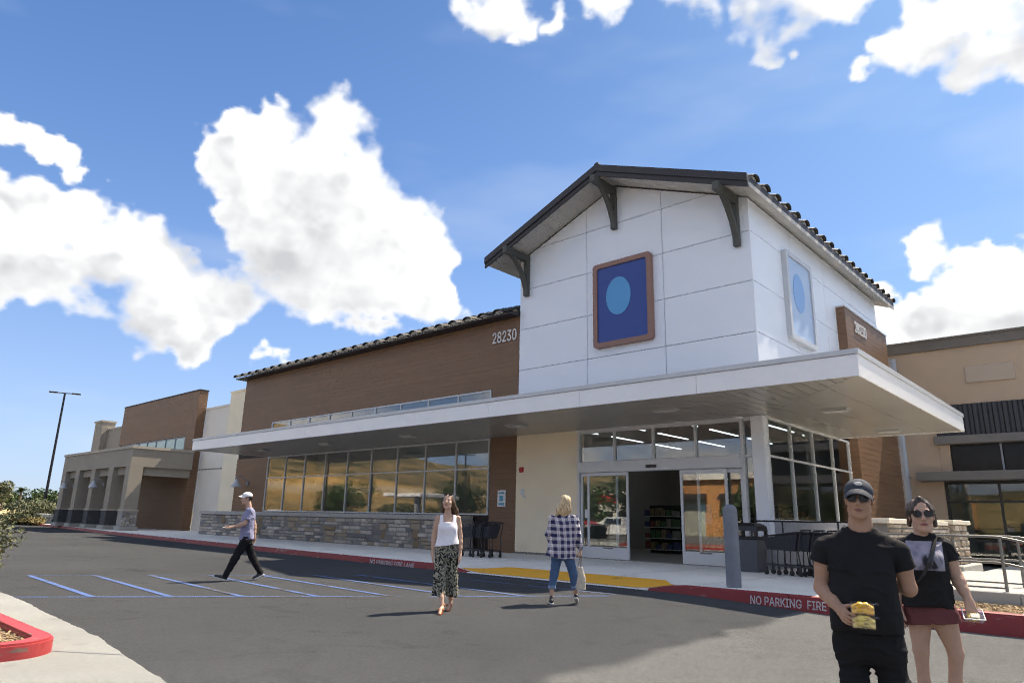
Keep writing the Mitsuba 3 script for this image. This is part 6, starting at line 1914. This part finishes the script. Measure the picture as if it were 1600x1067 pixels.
# ---- 3: blonde woman from behind
B3, Z3 = (-7.30, 9.35, 0.0), 38.0
p3 = person('blonde woman in blue and white plaid shirt and cropped jeans, walking towards the doors', B3, Z3)
W3 = PLACE[p3]
hc, HR, hs = (.030, .02, 1.590), eul(180 + 14, -6, 0), 1.0
sR, eR, wR = (.188, .0, 1.335), (.238, .0, 1.070), (.285, .03, .850)
sL, eL, wL = (-.185, .0, 1.335), (-.235, .03, 1.08), (-.20, .17, .90)
lk = [rcone((-.146, .00, .46), (-.178, -.035, .27), .056, .045, .02), rcone((-.178, -.035, .27), (-.186, -.05, .08), .043, .028, .02), rcone((.168, .03, .46), (.190, .06, .27), .056, .045, .02), rcone((.190, .06, .27), (.205, .13, .09), .043, .028, .02)]
part(p3, 'body', W3(cat_([surface(headprims(hc, HR, hs, True) + [rcone((.022, .01, 1.50), (.01, .0, 1.36), .048, .056, .03)], .006),
                          surface(arm(sR, eR, wR, .92) + hand(wR, (0.1, 0.05, -0.99), (-1, 0.1, 0), -1, (50, 62, 40), 3, (28, 40), .92), .0048),
                          surface(arm(sL, eL, wL, .92) + hand(wL, (0.4, 0.8, -0.3), (0.3, -0.2, -1), 1, (30, 30, 20), 4, (28, 20), .92), .0055), surface(lk, .007)])), 'skin_fair', True)
face_bits(p3, hc, HR, hs, 'lip_rose')
hp = [ellip((.034, .012, 1.632), (.090, .100, .094), None, .03), ellip((.030, -.045, 1.56), (.098, .060, .10), None, .04), ellip((-.005, -.058, 1.475), (.118, .054, .090), None, .05), ellip((.055, -.050, 1.49), (.060, .045, .075), None, .04), rcone((-.050, -.05, 1.50), (-.105, -.055, 1.405), .050, .026, .03), rcone((.03, -.06, 1.50), (.02, -.065, 1.395), .046, .022, .03), rcone((.085, -.02, 1.56), (.098, .0, 1.44), .034, .018, .03)]
h1, h2 = folds(.016, 22, 9, 41), folds(.007, 75, 16, 42)
part(p3, 'hair', W3(surface(hp, .0055, fold=lambda P: h1(P) + h2(P))), 'hair_blonde', True)


def plaid(p, n, uv):
    lx, ly, lz = local_axes(B3, Z3)(p)
    w = 0.012 * (fbm(lx * 6, lz * 6, 3.0) - 0.5) * 2
    u = lx + 0.55 * ly + w + 10.0
    v = lz + w + 0.02 * noise(lx * 5, 1.0, 2.0)
    per = 0.105

    def band(t, lo, hi):
        f = t / per - dr.floor(t / per)
        return smoothstep(lo - .03, lo + .03, f) * (1 - smoothstep(hi - .03, hi + .03, f))
    b = 0.5 * band(u, 0.06, 0.60) + 0.5 * band(v, 0.06, 0.60)
    c = mix((0.60, 0.58, 0.62), (0.030, 0.030, 0.085), dr.clip(b * 1.05, 0, 1))
    thin = dr.maximum(band(u, 0.76, 0.84), band(v, 0.76, 0.84))
    c = c * (1 - 0.5 * thin) + mi.Color3f(0.22, 0.10, 0.12) * (0.5 * thin)
    return c * (0.9 + 0.2 * fbm(p.x * 12, p.y * 12, p.z * 12))


mat('plaid_flannel', proc(plaid), 0.9, sheen=0.3, spec=0.15)
s3 = [loft([(.705, -.045, .0, .250, .160), (.80, -.035, .0, .236, .155), (.95, -.015, .0, .214, .150), (1.10, -.005, .0, .200, .142), (1.24, .0, .0, .192, .124), (1.32, .0, .0, .160, .092), (1.37, .005, .0, .085, .070), (1.40, .01, .0, .066, .060)], .03),
      rcone((-.10, .0, 1.355), (-.185, .0, 1.330), .045, .056, .04), rcone((.10, .0, 1.355), (.188, .0, 1.330), .045, .056, .04),
      *limb([sR, np.array((.214, .0, 1.20)), np.array(eR), np.array((.262, .013, .95)), np.array((.282, .026, .872))], [.062, .062, .056, .052, .044], .03),
      *limb([sL, np.array(eL), np.array(wL)], [.062, .056, .042], .03)]
k1, k2, k3 = folds(.011, 8, 4.5, 51), folds(.005, 24, 11, 52), creases(.012, 7, 5, 53)
part(p3, 'shirt', W3(surface(s3, .0065, cut=[((-.04, 0, .728), (-.10, 0.1, -1))], fold=lambda P: k1(P) + k2(P) + k3(P))), 'plaid_flannel', True)
j3 = [loft([(.68, -.015, 0, .165, .120), (.78, -.02, 0, .165, .125), (.86, -.02, 0, .15, .115)], .02), *limb([(-.10, .0, .74), (-.146, .0, .46), (-.178, -.033, .275)], [.092, .068, .060], .03), *limb([(.085, .0, .74), (.166, .03, .46), (.190, .058, .275)], [.092, .068, .060], .03)]
jn = part(p3, 'jeans', W3(surface(j3, .0068, cut=[((-.178, -.033, .268), (-.12, -.1, -1))], fold=folds(.006, 14, 22, 61))), 'denim', True)
for c in ((-.181, -.036, .262), (.192, .062, .268)):
    part(jn, 'cuff', W3(moved(lathe([(.052, -.024), (.064, -.026), (.066, 0), (.064, .024), (.054, .024)], 20), *c)), 'denim_cuff', 40)
for hz, tz in (((-.186, -.14, .0), (-.196, .12, .0)), ((.205, .03, .085), (.232, .255, .0))):
    u, s_ = shoe(hz, tz, .040)
    k = part(p3, 'shoe', W3(u), 'shoe_black', True)
    part(k, 'sole', W3(s_), 'shoe_sole', True)
bg_ = thing('tote_bag', 'cream canvas tote bag hanging from the hand of the blonde woman', 'bag')
bgp = [loft([(.225, .272, .05, .092, .050), (.30, .272, .05, .098, .058), (.42, .270, .05, .092, .052), (.52, .268, .05, .070, .036), (.575, .265, .05, .050, .020)], .02, 2.8)]
part(bg_, 'body', W3(surface(bgp, .006, fold=folds(.010, 16, 10, 71))), 'canvas', True)
for e in (-1, 1):
    part(bg_, 'strap', W3(tube([(.235, .05 + e * .018, .55), (.262, .05 + e * .012, .66), (.292, .045, .79), (.300, .045, .802), (.302, .05, .79), (.292, .05 + e * .012, .66), (.290, .05 + e * .018, .55)], .006, 6)), 'bag_strap', True)

# ---- 4: woman in the white top
B4, Z4 = (-7.85, 7.25, 0.0), 47.3
p4 = person('long haired woman in white sleeveless top and black and cream patterned wide trousers', B4, Z4)
W4 = PLACE[p4]
hc, HR, hs = (-.012, -.02, 1.535), eul(-12, 16, 2), 1.0
sR, eR, wR = (.150, .0, 1.305), (.196, .025, 1.030), (.202, -.02, .790)
sL, eL, wL = (-.150, .0, 1.305), (-.198, .025, 1.035), (-.205, -.02, .800)
bust = [loft([(.98, 0, 0, .118, .085), (1.10, 0, 0, .128, .092), (1.20, 0, .0, .138, .092), (1.28, 0, .005, .140, .076), (1.335, 0, .01, .085, .055), (1.36, 0, .012, .055, .05)], .03), rcone((-.008, .0, 1.45), (-.002, .012, 1.32), .046, .054, .03)]
lg = [*limb([(-.060, -.10, .40), (-.045, -.20, .20), (-.030, -.26, .09)], [.045, .034, .026], .02), *limb([(.075, .04, .40), (.085, .09, .22), (.090, .13, .125)], [.045, .034, .026], .02)]


def foot(heel, toe):
    h, t = np.asarray(heel, float), np.asarray(toe, float)
    m = h * .45 + t * .55
    return [rcone(h + [0, 0, .03], m + [0, 0, .03], .027, .026, .02), rcone(m + [0, 0, .03], t + [0, 0, .014], .030, .018, .02)]


fA, tA, fB, tB = np.array((-.025, -.245, .050)), np.array((-.062, -.44, .0)), np.array((.092, .145, .095)), np.array((.055, -.045, .0))
part(p4, 'body', W4(cat_([surface(headprims(hc, HR, hs, True), .0048), surface(bust + arm(sR, eR, wR, .82) + arm(sL, eL, wL, .82) +
                          hand(wR, (0, -0.15, -0.98), (-1, 0, 0), -1, (12, 18, 14), 4, (22, 12), .88) + hand(wL, (0, -0.15, -0.98), (1, 0, 0), 1, (12, 18, 14), 4, (22, 12), .88), .0050), surface(lg + foot(fA, tA) + foot(fB, tB), .006)])), 'skin_fair', True)
face_bits(p4, hc, HR, hs, 'lip_rose', brow='hair_brown')
glasses(p4, hc, HR, hs, 'frame_brown', 'lens_dark', 0.035, 0.098)
H = lambda p: np.array(hc) + HR @ (np.array(p, float) * hs)
hp = [ellip(H((0, .022, .036)), (.084, .098, .092), HR, .02), rcone(H((.070, .03, .0)), (.112, .04, 1.40), .034, .040, .04), rcone((.112, .04, 1.41), (.130, .035, 1.30), .040, .016, .03), rcone(H((-.072, .035, .0)), (-.085, .06, 1.40), .026, .022, .03), ellip((.02, .075, 1.44), (.090, .040, .12), None, .05),
      ellip(H((0, -.100, -.020)), (.062, .064, .090), HR, .012, True)]
h3 = folds(.004, 80, 14, 81)
part(p4, 'hair', W4(surface(hp, .005, fold=h3)), 'hair_brown', True)
tp = [loft([(.885, .0, .0, .190, .145), (.96, .0, .0, .170, .130), (1.05, .0, -.005, .152, .120), (1.15, .0, -.018, .148, .120), (1.22, .0, -.008, .152, .110), (1.275, .0, .002, .152, .096), (1.325, .0, .008, .135, .078), (1.352, .0, .010, .112, .064)], .02),
      ellip((-.055, -.085, 1.155), (.048, .034, .045), None, .04), ellip((.055, -.085, 1.155), (.048, .034, .045), None, .04),
      loft([(1.245, 0, -.03, .064, .12), (1.30, 0, -.03, .070, .14), (1.42, 0, -.02, .074, .14)], .012, 5, True), ellip((-.190, 0, 1.275), (.070, .12, .115), None, .012, True), ellip((.190, 0, 1.275), (.070, .12, .115), None, .012, True)]
t1_, t2_ = folds(.007, 12, 4, 91), folds(.012, 16, 1.5, 92)
part(p4, 'top', W4(surface(tp, .0055, cut=[((0, 0, .915), (.14, 0, -1))], fold=lambda P: t1_(P) * .6 + t2_(P) * np.clip((1.12 - P[:, 2]) / .2, 0, 1))), 'white_top', True)


def leafy(p, n, uv):
    lx, ly, lz = local_axes(B4, Z4)(p)
    a, b, c = voronoi((lx + 0.4 * ly) * 74 + 2.5 * noise(lx * 20, lz * 20, 1.0), lz * 46 + 2 * noise(lx * 22, lz * 22, 5.0))
    m = smoothstep(0.10, 0.17, b - a) * smoothstep(0.38, 0.48, c)
    return mix((0.018, 0.018, 0.018), (0.33, 0.32, 0.25), m) * (0.85 + 0.3 * fbm(p.x * 9, p.y * 9, p.z * 9))


mat('leafy_print', proc(leafy), 0.85, spec=0.2)
tw = [loft([(.72, .0, .0, .158, .122), (.86, .0, .0, .146, .112), (.99, .0, .0, .125, .098)], .02), *limb([(-.075, .0, .80), (-.082, -.06, .46), (-.086, -.13, .205)], [.092, .092, .100], .03), *limb([(.078, .0, .80), (.088, .02, .46), (.092, .05, .20)], [.092, .092, .100], .03)]
w1, w2 = folds(.016, 15, 1.8, 101), folds(.007, 24, 10, 102)
part(p4, 'trousers', W4(surface(tw, .0065, cut=[((0, 0, .205), (-.1, 0, -1)), ((0, 0, .97), (0, 0, 1))], fold=lambda P: w1(P) * np.clip((.95 - P[:, 2]) / .5, 0.1, 1) + w2(P))), 'leafy_print', True)
for h, t, lift in ((fA, tA, .05), (fB, tB, .095)):
    m = h * .40 + t * .60
    k = part(p4, 'sandal', W4(surface([rcone(h + [0, 0, -.004], m + [0, 0, -.001], .028, .032, .01), rcone(m + [0, 0, -.001], t + [0, 0, .002], .032, .026, .01)], .005, cut=[((0, 0, .0), (0, 0, -1))])), 'tan_leather', True)
    part(k, 'heel', W4(tube([h + [0, .01, .0], np.array((h[0], h[1] + .015, max(h[2] - .052, 0.0)))], [.022, .018], 10)), 'tan_leather', 40)
    part(k, 'strap', W4(surface([rcone(m + [-.030, 0, .035], m + [.030, 0, .035], .020, .020, .02), rcone(h + [-.022, -.01, .055], h + [.022, -.01, .055], .018, .018, .02), rcone(h + [0, .018, .01], h + [0, .018, .07], .026, .024, .02)], .005)), 'tan_leather', True)

# ---- 5: man in the white cap, walking to the left
B5, Z5 = (-13.75, 7.10, 0.0), 62.7
p5 = person('man in white cap, lilac t-shirt and black trousers, striding to the left with a phone', B5, Z5)
W5 = PLACE[p5]
hc, HR, hs = (-.028, .0, 1.600), eul(-90, 0, 0), 1.02
sN, eN, wN = (.060, -.175, 1.345), (-.010, -.215, 1.110), (-.235, -.200, 1.035)
sF, eF, wF = (.070, .175, 1.345), (.175, .215, 1.085), (.205, .195, .855)
part(p5, 'body', W5(cat_([surface(headprims(hc, HR, hs) + [rcone((.005, 0, 1.53), (.040, 0, 1.39), .055, .062, .03)], .005),
                          surface(arm(sN, eN, wN, .95) + hand(wN, (-0.97, 0, -0.25), (0.2, 0.25, 1.0), 1, (30, 38, 26), 3, (20, 40), .98), .0048),
                          surface(arm(sF, eF, wF, .95) + hand(wF, (0.02, -0.1, -0.99), (-0.3, -1, 0), 1, (18, 24, 16), 4, (25, 15), .98), .0052)])), 'skin_light', True)
face_bits(p5, hc, HR, hs, 'lip_tone', brow='brow_dark')
H = lambda p: np.array(hc) + HR @ (np.array(p, float) * hs)
part(p5, 'hair', W5(surface([ellip(H((0, .018, .026)), (.080, .098, .082), HR, .02)], .006, cut=[(H((0, -.02, 0)), HR @ np.array((0, -1, .3))), (H((0, 0, -.055)), HR @ np.array((0, 0.35, -1.0)))], fold=folds(.003, 90, 30, 3))), 'hair_black', True)
cc = H((0, .006, .050))
cp = part(p5, 'cap', W5(surface([ellip(cc, (.0875, .1065, .086), HR, .02)], .005, cut=[(H((0, 0, .038)), HR @ np.array((0, 0.12, -1.0)))])), 'cap_white', True)
bt, bb_ = brim_points(lambda q: H(q), 0.4)
part(cp, 'brim', W5(trimesh.Trimesh(np.array(bt + bb_), np.array(bf), process=False)), 'cap_white', 35)
ts = [loft([(.775, .062, .0, .152, .185), (.86, .055, .0, .140, .182), (1.00, .042, .0, .126, .180), (1.15, .040, .0, .128, .188), (1.27, .052, .0, .122, .180), (1.35, .058, .0, .098, .130), (1.40, .052, .0, .072, .082), (1.425, .048, .0, .064, .066)], .03),
      rcone((.060, -.10, 1.372), sN, .050, .060, .04), rcone((.062, .10, 1.372), sF, .050, .060, .04),
      ellip((.044, 0, 1.430), (.056, .058, .022), None, .006, True)]
q1, q2 = folds(.009, 9, 5, 111), folds(.005, 26, 13, 112)
q3 = creases(.010, 7, 8, 113)
qq = lambda P: q1(P) + q2(P) + q3(P)
s5 = [surface([rcone((.060, -.12, 1.362), sN, .052, .060, .03), rcone(sN, (.016, -.212, 1.165), .062, .070, .03)], .0062, cut=[((.018, -.205, 1.185), (-.30, -.12, -1))], fold=qq),
      surface([rcone((.062, .12, 1.362), sF, .052, .060, .03), rcone(sF, (.130, .205, 1.165), .062, .070, .03)], .0062, cut=[((.125, .2, 1.185), (.45, .1, -1))], fold=qq)]
part(p5, 'shirt', W5(cat_([surface(ts, .0065, cut=[((0, 0, .795), (.08, 0, -1))], fold=qq)] + s5)), 'lilac_tee', True)
aF, kF, hF = np.array((-.262, -.085, .105)), np.array((-.122, -.09, .430)), np.array((.045, -.088, .80))
aB, kB, hB = np.array((.385, .085, .165)), np.array((.212, .09, .440)), np.array((.060, .088, .80))
pt = [loft([(.72, .055, .0, .118, .160), (.82, .055, .0, .108, .155), (.90, .050, .0, .100, .15)], .03), *limb([hF, hF * .45 + kF * .55, kF, aF], [.100, .082, .068, .056], .03), *limb([hB, hB * .45 + kB * .55, kB, aB], [.100, .082, .068, .056], .03)]
z1_, z2_ = folds(.008, 12, 10, 121), folds(.005, 26, 22, 122)
part(p5, 'trousers', W5(surface(pt, .0068, fold=lambda P: z1_(P) + z2_(P) + f5(P))), 'black_twill', True)
for hz, tz in (((-.235, -.085, .005), (-.490, -.10, .080)), ((.470, .085, .105), (.262, .075, .0))):
    u, s_ = shoe(hz, tz, .044)
    k = part(p5, 'shoe', W5(u), 'shoe_black', True)
    part(k, 'sole', W5(s_), 'shoe_sole', True)
ph = thing('phone', 'pale phone held out by the man in the white cap', 'phone')
put(ph, W5(moved(rot(rot(cbox(-.075, .075, -.036, .036, -.004, .004, .003), 12, (0, 1, 0)), -6), -.345, -.195, 1.020)), 'white_plain')
